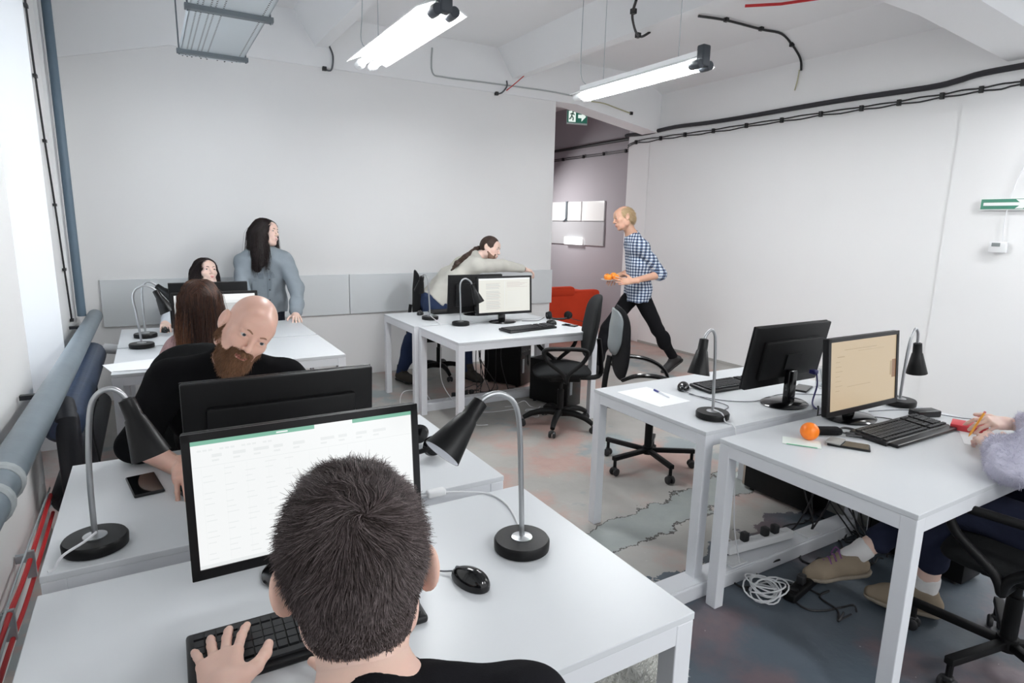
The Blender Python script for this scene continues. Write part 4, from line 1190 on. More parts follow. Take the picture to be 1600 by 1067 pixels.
# ---------------------------------------------------------------- office chairs
def office_chair(label, loc, rz, seat_z=0.46, arms='loop', back_h=0.52, style='plastic', back_z=0.62, tilt=0.12, backshell=None, backshift=0.0, seat_only=False):
    """sitter looks to local +Y"""
    t = thing('office_chair', label, 'chair', loc, rz, 'black office chairs')
    for i in range(5):
        a = 2 * PI * i / 5 + 0.3
        d = Vector((math.cos(a), math.sin(a), 0))
        if style == 'plastic':
            lg = MB().tube([d * 0.02 + Vector((0, 0, 0.115)), d * 0.12 + Vector((0, 0, 0.125)), d * 0.22 + Vector((0, 0, 0.105)), d * 0.29 + Vector((0, 0, 0.07))], [0.03, 0.026, 0.022, 0.018], n=10, smooth=4)
        else:
            R_ = Matrix.Rotation(a, 3, 'Z')
            lg = MB().rbox(d * 0.155 + Vector((0, 0, 0.115)), (0.31, 0.032, 0.028), 0.004, R_, 2)
            lg.tube([d * 0.295 + Vector((0, 0, 0.115)), d * 0.295 + Vector((0, 0, 0.055))], 0.011)
        l_ = lg.build('star_leg', BLACK, t, True)
        cs = MB(); sd = Vector((-d.y, d.x, 0))
        for s_ in (-1, 1):
            cs.lathe([(0.0, -0.009), (0.022, -0.009), (0.0255, -0.003), (0.0255, 0.005), (0.02, 0.009), (0, 0.009)], d * 0.295 + sd * 0.016 * s_ + Vector((0, 0, 0.0257)), sd, 16, cap=False)
        cs.rbox(d * 0.295 + Vector((0, 0, 0.045)), (0.03, 0.03, 0.022), 0.006)
        cs.build('caster', CABLE, l_, True)
    MB().tube([(0, 0, 0.09), (0, 0, 0.14), (0, 0, 0.141), (0, 0, 0.30), (0, 0, 0.301), (0, 0, seat_z - 0.05)], [0.034, 0.034, 0.026, 0.026, 0.017, 0.017], n=14).build('gas_column', BLACK, t, True)
    MB().rbox((0, -0.02, seat_z - 0.06), (0.16, 0.24, 0.045), 0.01).tube([(0.08, 0.0, seat_z - 0.06), (0.22, 0.02, seat_z - 0.07)], 0.006).build('tilt_mechanism', BLACK, t, True)
    bm = bmesh.new(); bmesh.ops.create_uvsphere(bm, u_segments=36, v_segments=20, radius=1)
    for p in bm.verts:
        x, y, z = p.co
        e = 0.62
        sx = math.copysign(abs(x) ** e, x); sy = math.copysign(abs(y) ** e, y)
        p.co = Vector((sx * 0.235, sy * 0.225, z * 0.042 + 0.012 * (x * x) - (0.02 * max(y, 0) ** 2) + seat_z))
    mb = MB(); mb.add([p.co for p in bm.verts], [[q.index for q in f.verts] for f in bm.faces]); bm.free()
    mb.build('seat', FABRIC, t, True)
    # backrest
    R = Matrix.Rotation(tilt, 3, 'X')
    yb = -0.235 - backshift
    def back(name, dep, mt, off, sw, up=1.0):
        bm = bmesh.new(); bmesh.ops.create_uvsphere(bm, u_segments=32, v_segments=24, radius=1)
        mb = MB(); vs = []
        for p in bm.verts:
            x, y, z = p.co
            e = 0.66
            sx = math.copysign(abs(x) ** e, x); sz = math.copysign(abs(z) ** e, z)
            wd = sw * (1 - 0.22 * max(z, 0) ** 2 - 0.06 * max(-z, 0))
            v = Vector((sx * wd, y * dep + off + 0.035 * (sx * sx) + 0.02 * math.sin(2.4 * z), sz * back_h / 2 * up + (1 - up) * back_h * 0.42))
            vs.append(R @ v + Vector((0, yb, back_z + back_h / 2)))
        mb.add(vs, [[q.index for q in f.verts] for f in bm.faces]); bm.free()
        return mb.build(name, mt, t, True)
    back('backrest', 0.032, FABRIC if style == 'plastic' else MESHF, 0.0, 0.215)
    if backshell:
        back('back_shell', 0.022, backshell, -0.03, 0.165, 0.62)
    MB().tube([(0, -0.10, seat_z - 0.06), (0, yb - 0.06, seat_z - 0.05), (0, yb - 0.075, seat_z + 0.08), (0, yb - 0.05, back_z + 0.15)], 0.022, n=10, smooth=5, flat=0.6).build('back_bracket', BLACK, t, True)
    for s_ in (-1, 1):
        x = s_ * 0.27
        if arms == 'loop':
            q = seat_z
            mb = MB().tube([(x, 0.0, q - 0.03), (x, -0.02, q + 0.03), (x, -0.12, q + 0.12), (x, -0.15, q + 0.19), (x, -0.11, q + 0.215), (x, 0.04, q + 0.22), (x, 0.15, q + 0.215), (x, 0.175, q + 0.19), (x, 0.14, q + 0.12), (x, 0.03, q + 0.03), (x, 0.0, q - 0.03)], 0.016, n=10, smooth=5)
            mb.tube([(x, 0, q - 0.03), (x * 0.5, 0, q - 0.06)], 0.016)
            mb.build('armrest', BLACK, t, True)
        elif arms == 'arc':
            q = seat_z
            mb = MB().tube([(x * 0.8, yb + 0.0, q + 0.17), (x, yb + 0.08, q + 0.215), (x, yb + 0.22, q + 0.21), (x, yb + 0.34, q + 0.16), (x, yb + 0.40, q + 0.08), (x, yb + 0.38, q), (x * 0.6, yb + 0.3, q - 0.05)], [0.014, 0.018, 0.018, 0.016, 0.014, 0.014, 0.014], n=10, smooth=5, flat=0.7)
            mb.build('armrest', GLOSS, t, True)
    return t
SHELL = mat('grey_plastic_shell', rgb(122, 128, 130), 0.3, spec=0.5)
office_chair('empty black office chair with looped armrests facing the document desk', (2.70, 3.78, 0), 1.10, 0.46, 'loop', 0.50, 'plastic', 0.56, 0.26)
office_chair('empty office chair with grey back shell behind the desk with the sheet of paper', (2.75, 2.83, 0), -2.12, 0.47, 'arc', 0.48, 'steel', 0.60, 0.12, SHELL)
office_chair('black office chair of the brown-haired woman, its rounded back behind the bald man', (0.12, 3.56, 0), 0.1, 0.45, None, 0.50, 'plastic', 0.46, 0.05)
office_chair('black office chair beneath the leaning man by the back wall', (2.50, 5.70, 0), -1.9, 0.45, None, 0.5, 'plastic', 0.60, 0.08)
office_chair('black office chair of the person in jeans at the lower right', (2.575, 0.76, 0), 0.15, 0.45, 'loop', 0.46, 'steel', 0.60, 0.1)
office_chair('black office chair of the dark-haired woman behind the monitors', (0.36, 5.62, 0), PI, 0.45, None, 0.36, 'plastic', 0.48, 0.05)
office_chair('black office chair the bald man sits on', (0.18, 2.78, 0), PI, 0.45, None, 0.36, 'plastic', 0.48, 0.05)
office_chair('black office chair of the man with short dark hair', (0.2, 0.44, 0), -0.25, 0.44, None, 0.30, 'plastic', 0.46, 0.05)
# fluffy cushion on a stool
t = thing('fur_stool', 'white fluffy fur cover on a stool under the front desk corner', 'stool', (0.93, 1.06, 0))
MB().lathe([(0.12, 0.40), (0.15, 0.43), (0.14, 0.44)], n=30).build('stool_seat', FRAME, t, True)
for a in (0.5, 2.07, 3.64, 5.21):
    MB().tube([(0.12 * math.cos(a), 0.12 * math.sin(a), 0.41), (0.16 * math.cos(a), 0.16 * math.sin(a), 0.0)], 0.012).build('leg', FRAME, t, True)


# ================================================================ people
# Bodies, clothes and hair are grown as smooth implicit surfaces (rounded cones and
# ellipsoids blended together) and polygonised with surface nets.
def V(*a):
    return np.array(a if len(a) > 1 else a[0], dtype=np.float64)


def cap_(a, b, r0, r1=None, k=0.02):
    return ('c', V(a), V(b), r0, r0 if r1 is None else r1, k)


def ell(c, r, k=0.02, rot=None):
    return ('e', V(c), V(r), rot, k)


def neg(p):
    return ('-', p)


def isect_plane(p, n):
    return ('|', V(p), V(n) / np.linalg.norm(n))


def prim_d(p, P):
    if p[0] == 'c':
        a, b, r0, r1 = p[1], p[2], p[3], p[4]
        ba = b - a
        L2 = float(ba @ ba) + 1e-12
        pa = P - a.astype(P.dtype)
        h = np.clip((pa @ ba.astype(P.dtype)) / L2, 0, 1)
        q = pa - h[..., None] * ba.astype(P.dtype)
        return np.sqrt((q * q).sum(-1)) - (r0 + (r1 - r0) * h)
    c, r, rot = p[1], p[2], p[3]
    q = P - c.astype(P.dtype)
    if rot is not None:
        q = q @ rot.astype(P.dtype)      # rot: columns are the local axes
    k0 = np.sqrt(((q / r.astype(P.dtype)) ** 2).sum(-1))
    k1 = np.sqrt(((q / (r * r).astype(P.dtype)) ** 2).sum(-1)) + 1e-9
    return k0 * (k0 - 1.0) / k1


def prim_bb(p):
    if p[0] == 'c':
        R_ = max(p[3], p[4])
        return np.minimum(p[1], p[2]) - R_, np.maximum(p[1], p[2]) + R_
    R_ = float(max(p[2]))
    return p[1] - R_, p[1] + R_


def smin(a, b, k):
    h = np.maximum(k - np.abs(a - b), 0) / k
    return np.minimum(a, b) - h * h * k * 0.25


def field(prims, P, noise=None):
    d = np.full(P.shape[:-1], 1.0, P.dtype)
    for p in prims:
        if p[0] == '-':
            q = p[1]
            d = -smin(-d, prim_d(q, P), q[-1])
        elif p[0] == '|':
            d = np.maximum(d, (P - p[1].astype(P.dtype)) @ p[2].astype(P.dtype))
        else:
            d = smin(d, prim_d(p, P), p[-1])
    if noise is not None:
        d = d + noise(P)
    return d


def wrinkle(amp, freq, seed, aniso=(1, 1, 1)):
    r_ = np.random.default_rng(seed)
    dirs = r_.normal(size=(7, 3)); dirs /= np.linalg.norm(dirs, axis=1)[:, None]
    dirs = dirs * np.array(aniso)
    ph = r_.uniform(0, 6.28, 7); fr = freq * r_.uniform(0.6, 1.7, 7)

    def f(P):
        s = 0
        for d_, p_, q_ in zip(dirs, ph, fr):
            s = s + np.sin((P @ d_.astype(P.dtype)) * q_ + p_ + 1.3 * np.sin((P @ np.roll(d_, 1).astype(P.dtype)) * q_ * 0.6))
        return (amp * s / 3.0).astype(P.dtype)
    return f


def nets(prims, res, noise=None, pad=0.02):
    pos = [p for p in prims if p[0] in 'ce']
    lo = np.min([prim_bb(p)[0] for p in pos], 0) - pad
    hi = np.max([prim_bb(p)[1] for p in pos], 0) + pad
    for p in prims:
        if p[0] == '|':          # trim the grid to axis-aligned cuts
            for a in range(3):
                if p[2][a] > 0.99: hi[a] = min(hi[a], p[1][a] + 2.5 * res)
                if p[2][a] < -0.99: lo[a] = max(lo[a], p[1][a] - 2.5 * res)
    n = np.ceil((hi - lo) / res).astype(int) + 1
    ax = [(lo[i] + res * np.arange(n[i])).astype(np.float32) for i in range(3)]
    D = np.full(tuple(n), 1.0, np.float32)
    for p in prims:
        if p[0] == '|':
            for_all = (ax[0][:, None, None] - p[1][0]) * p[2][0] + (ax[1][None, :, None] - p[1][1]) * p[2][1] + (ax[2][None, None, :] - p[1][2]) * p[2][2]
            D = np.maximum(D, for_all.astype(np.float32))
            continue
        q = p[1] if p[0] == '-' else p
        b0, b1 = prim_bb(q)
        m_ = q[-1] + 3 * res
        i0 = np.maximum(((b0 - m_ - lo) / res).astype(int), 0)
        i1 = np.minimum(((b1 + m_ - lo) / res).astype(int) + 2, n)
        if (i1 <= i0).any():
            continue
        sl = tuple(slice(i0[i], i1[i]) for i in range(3))
        G = np.stack(np.meshgrid(ax[0][sl[0]], ax[1][sl[1]], ax[2][sl[2]], indexing='ij'), -1)
        d = prim_d(q, G)
        D[sl] = -smin(-D[sl], d, q[-1]) if p[0] == '-' else smin(D[sl], d, q[-1])
    if noise is not None:
        near = np.abs(D) < 4 * res + 0.02
        idx = np.argwhere(near)
        D[near] += noise((lo + idx * res).astype(np.float32))
    D[0] = D[-1] = 1; D[:, 0] = D[:, -1] = 1; D[:, :, 0] = D[:, :, -1] = 1
    ins = D < 0
    s = np.zeros(tuple(n - 1), np.int8)
    for a in (0, 1):
        for b in (0, 1):
            for c in (0, 1):
                s += ins[a:n[0] - 1 + a, b:n[1] - 1 + b, c:n[2] - 1 + c]
    act = (s > 0) & (s < 8)
    cells = np.argwhere(act)
    idx = np.full(tuple(n - 1), -1, np.int64)
    idx[act] = np.arange(len(cells))
    acc = np.zeros((len(cells), 3)); cnt = np.zeros(len(cells))
    cor = [(a, b, c) for a in (0, 1) for b in (0, 1) for c in (0, 1)]
    for A in cor:
        for ax_ in range(3):
            if A[ax_]:
                continue
            B = list(A); B[ax_] = 1
            da = D[cells[:, 0] + A[0], cells[:, 1] + A[1], cells[:, 2] + A[2]]
            db = D[cells[:, 0] + B[0], cells[:, 1] + B[1], cells[:, 2] + B[2]]
            x = (da < 0) != (db < 0)
            t = np.where(x, da / np.where(np.abs(da - db) < 1e-12, 1, da - db), 0)
            pt = np.array(A)[None, :] + t[:, None] * (np.array(B) - np.array(A))[None, :]
            acc += np.where(x[:, None], pt, 0); cnt += x
    vv = lo + (cells + acc / cnt[:, None]) * res
    faces = []
    for a in range(3):
        b, c = (a + 1) % 3, (a + 2) % 3
        sh = [slice(None)] * 3; sh2 = [slice(None)] * 3
        sh[a] = slice(0, -1); sh2[a] = slice(1, None)
        cr = ins[tuple(sh)] != ins[tuple(sh2)]
        e = np.argwhere(cr)
        e = e[(e[:, b] > 0) & (e[:, c] > 0) & (e[:, b] < n[b] - 1) & (e[:, c] < n[c] - 1)]
        if not len(e):
            continue
        ub = np.zeros(3, int); ub[b] = 1
        uc = np.zeros(3, int); uc[c] = 1
        q = [idx[tuple((e - ub - uc).T)], idx[tuple((e - uc).T)], idx[tuple(e.T)], idx[tuple((e - ub).T)]]
        q = np.stack(q, 1)
        fl = ins[tuple(e.T)]
        q[~fl] = q[~fl][:, ::-1]
        faces.append(q[(q >= 0).all(1)])
    return vv, np.concatenate(faces)


def relax(vv, ff, it=1, lam=0.5):
    """light Laplacian smoothing of the polygonised surface"""
    for _ in range(it):
        acc = np.zeros_like(vv); cnt = np.zeros(len(vv))
        for i in range(4):
            for j in (1, 3):
                np.add.at(acc, ff[:, i], vv[ff[:, (i + j) % 4]]); np.add.at(cnt, ff[:, i], 1)
        vv = vv + lam * (acc / cnt[:, None] - vv)
    return vv


def mesh_np(name, pieces, mt, parent, origin, smooth=True):
    vs, fs, o = [], [], 0
    for v, f in pieces:
        vs.append(np.asarray(v, float)); fs.append(np.asarray(f) + o); o += len(v)
    v = np.concatenate(vs) - np.array(origin)
    me = bpy.data.meshes.new(name)
    k = fs[0].shape[1]
    f = np.concatenate(fs)
    me.vertices.add(len(v)); me.vertices.foreach_set('co', v.astype(np.float32).ravel())
    me.loops.add(f.size); me.loops.foreach_set('vertex_index', f.astype(np.int32).ravel())
    me.polygons.add(len(f))
    me.polygons.foreach_set('loop_start', np.arange(0, f.size, k, dtype=np.int32))
    me.polygons.foreach_set('loop_total', np.full(len(f), k, np.int32))
    me.update(calc_edges=True); me.validate()
    if smooth:
        me.polygons.foreach_set('use_smooth', np.ones(len(me.polygons), bool))
    me.materials.append(mt)
    ob = bpy.data.objects.new(name, me); COL.objects.link(ob); ob.parent = parent
    return ob


def grad(prims, P, e=0.002):
    g = np.stack([field(prims, P + V(*[e if i == j else 0 for j in range(3)])) - field(prims, P - V(*[e if i == j else 0 for j in range(3)])) for i in range(3)], -1)
    return g / (np.linalg.norm(g, axis=-1, keepdims=True) + 1e-9)


def strands(roots, prims, flow, steps, step, off0, off1, width, avoid=None):
    """hair strands following a flow field over the surface; returns triangular tubes"""
    P = roots.copy(); path = [P.copy()]
    st = step if hasattr(step, '__len__') else np.full(len(P), step)
    for i in range(steps):
        g = grad(prims, P)
        f = flow(P, i)
        off = off0 + (off1 - off0) * (i + 1) / steps
        d = field(prims, P)
        f = f - g * np.minimum((f * g).sum(-1), 0)[:, None] * (d < off + 0.01)[:, None]
        f /= np.linalg.norm(f, axis=-1, keepdims=True) + 1e-9
        P = P + f * st[:, None]
        d = field(prims, P)
        P = P + g * np.where(d < off, off - d, 0)[:, None]
        path.append(P.copy())
    A = np.stack(path, 1)                       # n, s, 3
    if avoid is not None:
        A = A[(field(avoid, A) > 0).all(1)]
    n, s, _ = A.shape
    T_ = np.gradient(A, axis=1); T_ /= np.linalg.norm(T_, axis=-1, keepdims=True) + 1e-9
    N_ = grad(prims, A[:, 0])[:, None, :] * np.ones((1, s, 1))
    B_ = np.cross(T_, N_); B_ /= np.linalg.norm(B_, axis=-1, keepdims=True) + 1e-9
    N_ = np.cross(B_, T_)
    w_ = width * np.linspace(1, 0.25, s)[None, :, None]
    ring = [A + B_ * w_, A - B_ * w_ * 0.5 + N_ * w_ * 0.87, A - B_ * w_ * 0.5 - N_ * w_ * 0.87]
    vs = np.stack(ring, 2).reshape(-1, 3)        # n, s, 3 ring
    base = (np.arange(n) * s * 3)[:, None, None] + (np.arange(s - 1) * 3)[None, :, None]
    j = np.arange(3)[None, None, :]
    fs = np.stack([base + j, base + (j + 1) % 3, base + 3 + (j + 1) % 3, base + 3 + j], -1).reshape(-1, 4)
    return vs, fs


def frame(fwd, upv):
    """head matrix: columns right, forward, up"""
    f = V(fwd) / np.linalg.norm(fwd)
    r_ = np.cross(f, V(upv)); r_ /= np.linalg.norm(r_)
    return np.stack([r_, f, np.cross(r_, f)], 1)


def head_prims(fem=False, ear=True, jaw=1.0, out=0.0):
    j = (0.9 if fem else 1.0) * jaw
    p = [ell((0, -0.016, 0.036), (0.073, 0.093, 0.083), 0.02),
         ell((0, 0.030, -0.030), (0.060 * j, 0.062, 0.080), 0.035),
         ell((0, 0.062, 0.045), (0.052, 0.030, 0.040), 0.03),
         cap_((-0.034 * j, 0.050, -0.088), (0.034 * j, 0.050, -0.088), 0.020, None, 0.03),
         ell((0, 0.072, -0.094), (0.020, 0.016, 0.016), 0.02),
         ell((-0.040, 0.058, -0.016), (0.022, 0.022, 0.020), 0.02), ell((0.040, 0.058, -0.016), (0.022, 0.022, 0.020), 0.02),
         cap_((-0.036, 0.082, 0.031), (0.036, 0.082, 0.031), 0.008, None, 0.015),
         ell((-0.060 * j, 0.0, -0.055), (0.012, 0.024, 0.03), 0.03), ell((0.060 * j, 0.0, -0.055), (0.012, 0.024, 0.03), 0.03),
         neg(ell((-0.031, 0.102, 0.010), (0.017, 0.014, 0.011), 0.012)), neg(ell((0.031, 0.102, 0.010), (0.017, 0.014, 0.011), 0.012)),
         cap_((0, 0.088, 0.020), (0, 0.110, -0.020), 0.0065, 0.0095, 0.010),
         ell((0, 0.112, -0.024), (0.010, 0.010, 0.009), 0.006),
         ell((-0.012, 0.100, -0.027), (0.007, 0.009, 0.007), 0.005), ell((0.012, 0.100, -0.027), (0.007, 0.009, 0.007), 0.005),
         cap_((-0.043, 0.081, 0.0165), (-0.020, 0.088, 0.0175), 0.0062, None, 0.006), cap_((0.043, 0.081, 0.0165), (0.020, 0.088, 0.0175), 0.0062, None, 0.006),
         cap_((-0.041, 0.081, 0.002), (-0.021, 0.086, 0.001), 0.0042, None, 0.006), cap_((0.041, 0.081, 0.002), (0.021, 0.086, 0.001), 0.0042, None, 0.006),
         ell((0, 0.082, -0.056), (0.030, 0.014, 0.020), 0.015),
         cap_((-0.018, 0.094, -0.052), (0.018, 0.094, -0.052), 0.0045, None, 0.006),
         cap_((-0.014, 0.094, -0.062), (0.014, 0.094, -0.062), 0.0055, None, 0.006),
         neg(cap_((-0.024, 0.0985, -0.0572), (0.024, 0.0985, -0.0572), 0.0016, None, 0.003))]
    if ear:
        for s_ in (-1, 1):
            R_ = frame((0.35 * s_, 0.2, 0), (0, -0.2, 1))
            th = 0.42 + out * 30
            a = V(math.cos(th) * s_, math.sin(th), 0); a /= np.linalg.norm(a)
            up_ = V(0, -0.18, 1); up_ /= np.linalg.norm(up_)
            fw_ = np.cross(up_, a); R_ = np.stack([a, fw_, up_], 1)
            c = V((0.080 + out) * s_, -0.014, -0.003)
            p += [ell(c, (0.0080, 0.0200, 0.0325), 0.006, R_),
                  ell(c + V(-0.003 * s_, 0.008, -0.022), (0.006, 0.010, 0.012), 0.006),
                  neg(ell(c + a * 0.008, (0.0055, 0.012, 0.021), 0.004, R_)),
                  neg(ell(c - a * 0.012 + V(0, -0.010, 0.004), (0.004, 0.010, 0.022), 0.004, R_))]
    return p


def cranium(g=0.0, drop=0.0):
    return [ell((0, -0.016, 0.036), (0.073 + g, 0.093 + g, 0.083 + g), 0.02), ell((0, -0.03, 0.0), (0.066 + g, 0.07 + g, 0.075 + g), 0.03)]


def hand_prims(w, d, pn, sd, curl=(0.35, 0.35, 0.35, 0.4), thumb=0.5, s=1.0, spread=0.10, k=0.008):
    """w wrist, d finger direction, pn palm normal, sd towards the thumb"""
    w, d, pn, sd = V(w), V(d), V(pn), V(sd)
    d = d / np.linalg.norm(d)
    sd = sd - d * (sd @ d); sd /= np.linalg.norm(sd)
    n = np.cross(d, sd); n = n if n @ pn > 0 else -n
    lens = ((.049, .029, .021), (.054, .033, .022), (.050, .031, .021), (.039, .023, .019))
    offs = (0.029, 0.0095, -0.010, -0.029)
    kn = (0.086, 0.090, 0.086, 0.078)
    P_ = []
    K_ = []
    for i in range(4):
        a = w + sd * offs[i] * 0.45 * s + d * 0.008
        b = w + sd * offs[i] * s * 0.92 + d * kn[i] * s - n * 0.002
        P_.append(cap_(a, b, 0.0135 * s, 0.0110 * s, 0.014))
        K_.append(b)
    P_.append(ell(w + d * 0.045 * s + n * 0.004, V(0.034, 0.040, 0.011) * s, 0.012, np.stack([sd, d, n], 1)))
    for i in range(4):
        ang = (1.5 - i) * spread
        dd = d * math.cos(ang) + sd * math.sin(ang)
        q = K_[i]; th = 0
        r0 = (0.0088, 0.0090, 0.0086, 0.0075)[i] * s
        for j_ in range(3):
            th += curl[i] * (1.0, 1.25, 0.8)[j_]
            v = dd * math.cos(th) + n * math.sin(th)
            e = q + v * lens[i][j_] * s
            P_.append(cap_(q, e, r0 * (1 - 0.07 * j_), r0 * (0.94 - 0.08 * j_), 0.004 if j_ else 0.006))
            q = e
    t0 = w + d * 0.018 * s + sd * 0.020 * s + n * 0.006
    td = d * 0.62 + sd * 0.75 + n * 0.30 * thumb; td /= np.linalg.norm(td)
    t1 = t0 + td * 0.042 * s
    td2 = d * 0.80 + sd * 0.52 + n * 0.45 * thumb; td2 /= np.linalg.norm(td2)
    t2 = t1 + td2 * 0.032 * s
    td3 = d * 0.92 + sd * 0.30 + n * 0.5 * thumb; td3 /= np.linalg.norm(td3)
    P_ += [cap_(t0, t1, 0.015 * s, 0.0115 * s, 0.016), cap_(t1, t2, 0.0112 * s, 0.0100 * s, 0.006), cap_(t2, t2 + td3 * 0.024 * s, 0.0100 * s, 0.0082 * s, 0.005)]
    P_.append(cap_(w - d * 0.05, w + d * 0.01, 0.026 * s, 0.023 * s, 0.02))
    return P_


def torso(J, g=0.0, s=1.0, wide=1.0):
    sd = V(J['sR']) - V(J['sL']); sd /= np.linalg.norm(sd)
    hp = V(J['hR']) - V(J['hL']); hp /= np.linalg.norm(hp)
    pel, ch, nk = V(J['pelvis']), V(J['chest']), V(J['neck'])
    wst = pel * 0.5 + ch * 0.5
    P_ = [cap_(pel - hp * 0.075 * s, pel + hp * 0.075 * s, 0.105 * s + g, None, 0.06),
          cap_(wst - sd * 0.05 * s * wide, wst + sd * 0.05 * s * wide, 0.100 * s * wide + g, None, 0.08),
          cap_(ch - sd * 0.072 * s * wide, ch + sd * 0.072 * s * wide, 0.108 * s * wide + g, None, 0.08),
          cap_(ch * 0.4 + nk * 0.6 - sd * 0.09 * s, ch * 0.4 + nk * 0.6 + sd * 0.09 * s, 0.080 * s + g, None, 0.07),
          cap_(nk, V(J['sL']), 0.052 * s + g, 0.060 * s + g, 0.05), cap_(nk, V(J['sR']), 0.052 * s + g, 0.060 * s + g, 0.05)]
    return P_


def arm(J, S_, g=0.0, s=1.0, frac=1.0, k=0.03, gl=0.0):
    a, e, w_ = V(J['s' + S_]), V(J['e' + S_]), V(J['w' + S_])
    e2 = e + (w_ - e) * frac
    return [cap_(a, e, 0.053 * s + g, 0.042 * s + g, k), cap_(e, e2, 0.043 * s + g, (0.043 + (0.028 - 0.043) * frac) * s + g + gl, k)]


def leg(J, S_, g=0.0, s=1.0, k=0.03, frac=1.0):
    a, e, w_ = V(J['h' + S_]), V(J['k' + S_]), V(J['a' + S_])
    e2 = e + (w_ - e) * frac
    return [cap_(a, e, 0.088 * s + g, 0.060 * s + g, k), cap_(e, e2, 0.060 * s + g, (0.06 - 0.02 * frac) * s + g, k), ell(e * 0.65 + w_ * 0.35, V(0.058, 0.058, 0.10) * s + g, 0.04)]


def shoe(root, org, ank, dirv, mt, solem, s=1.0, name='shoe', pitch=0.0, laces=None, high=0.0):
    ank, dr = V(ank), V(dirv)
    dr = dr / np.linalg.norm(dr)
    upv = V(0, 0, 1) - dr * dr[2]; upv /= np.linalg.norm(upv)
    side = np.cross(dr, upv)
    heel = ank - dr * 0.035 * s - upv * 0.045 * s
    ball = ank + dr * 0.13 * s - upv * 0.055 * s
    toe = ank + dr * 0.185 * s - upv * 0.060 * s
    low = ank - upv * 0.088 * s
    up_p = [cap_(heel, ball, 0.038 * s, 0.040 * s, 0.03), cap_(ball, toe, 0.040 * s, 0.028 * s, 0.03), cap_(ank + upv * (0.01 + high), ank - upv * 0.03, 0.041 * s, 0.042 * s, 0.03),
            cap_(ank + upv * 0.0, ball + upv * 0.01, 0.040 * s, 0.024 * s, 0.03), isect_plane(low + upv * 0.012, -upv), isect_plane(ank + upv * (0.022 + high), upv)]
    v, f = nets(up_p, 0.006)
    ob = mesh_np(name, [(relax(v, f, 1), f)], mt, root, org)
    so = [cap_(heel - upv * 0.02, ball - upv * 0.01, 0.044 * s, 0.047 * s, 0.03), cap_(ball - upv * 0.01, toe - upv * 0.005, 0.047 * s, 0.032 * s, 0.03), isect_plane(low + upv * 0.016, upv), isect_plane(low - upv * 0.004, -upv)]
    v, f = nets(so, 0.006)
    so_ = mesh_np('sole', [(v, f)], solem, ob, org)
    if laces:
        mb = MB()
        for i in range(5):
            c = ank + dr * (0.050 + 0.022 * i) * s + upv * (0.030 - 0.011 * i) * s
            mb.tube([c - side * 0.028 - upv * 0.020, c, c + side * 0.028 - upv * 0.020], 0.0036, n=6, smooth=3)
        l_ = mb.tube([ank + dr * 0.04 + upv * 0.02, ank + dr * 0.05 + side * 0.03 + upv * 0.035, ank + dr * 0.07 + side * 0.04], 0.003, smooth=4)
        l_.v = [tuple(V(p) - V(org)) for p in l_.v]
        l_.build('laces', laces, ob, True)
    return ob


def skin_mat(name, col, rough=0.52):
    mt = mat(name, col, rough, spec=0.4, var=0.06, vscale=28, bump=0.06, bscale=500, sss=0.12)
    return mt


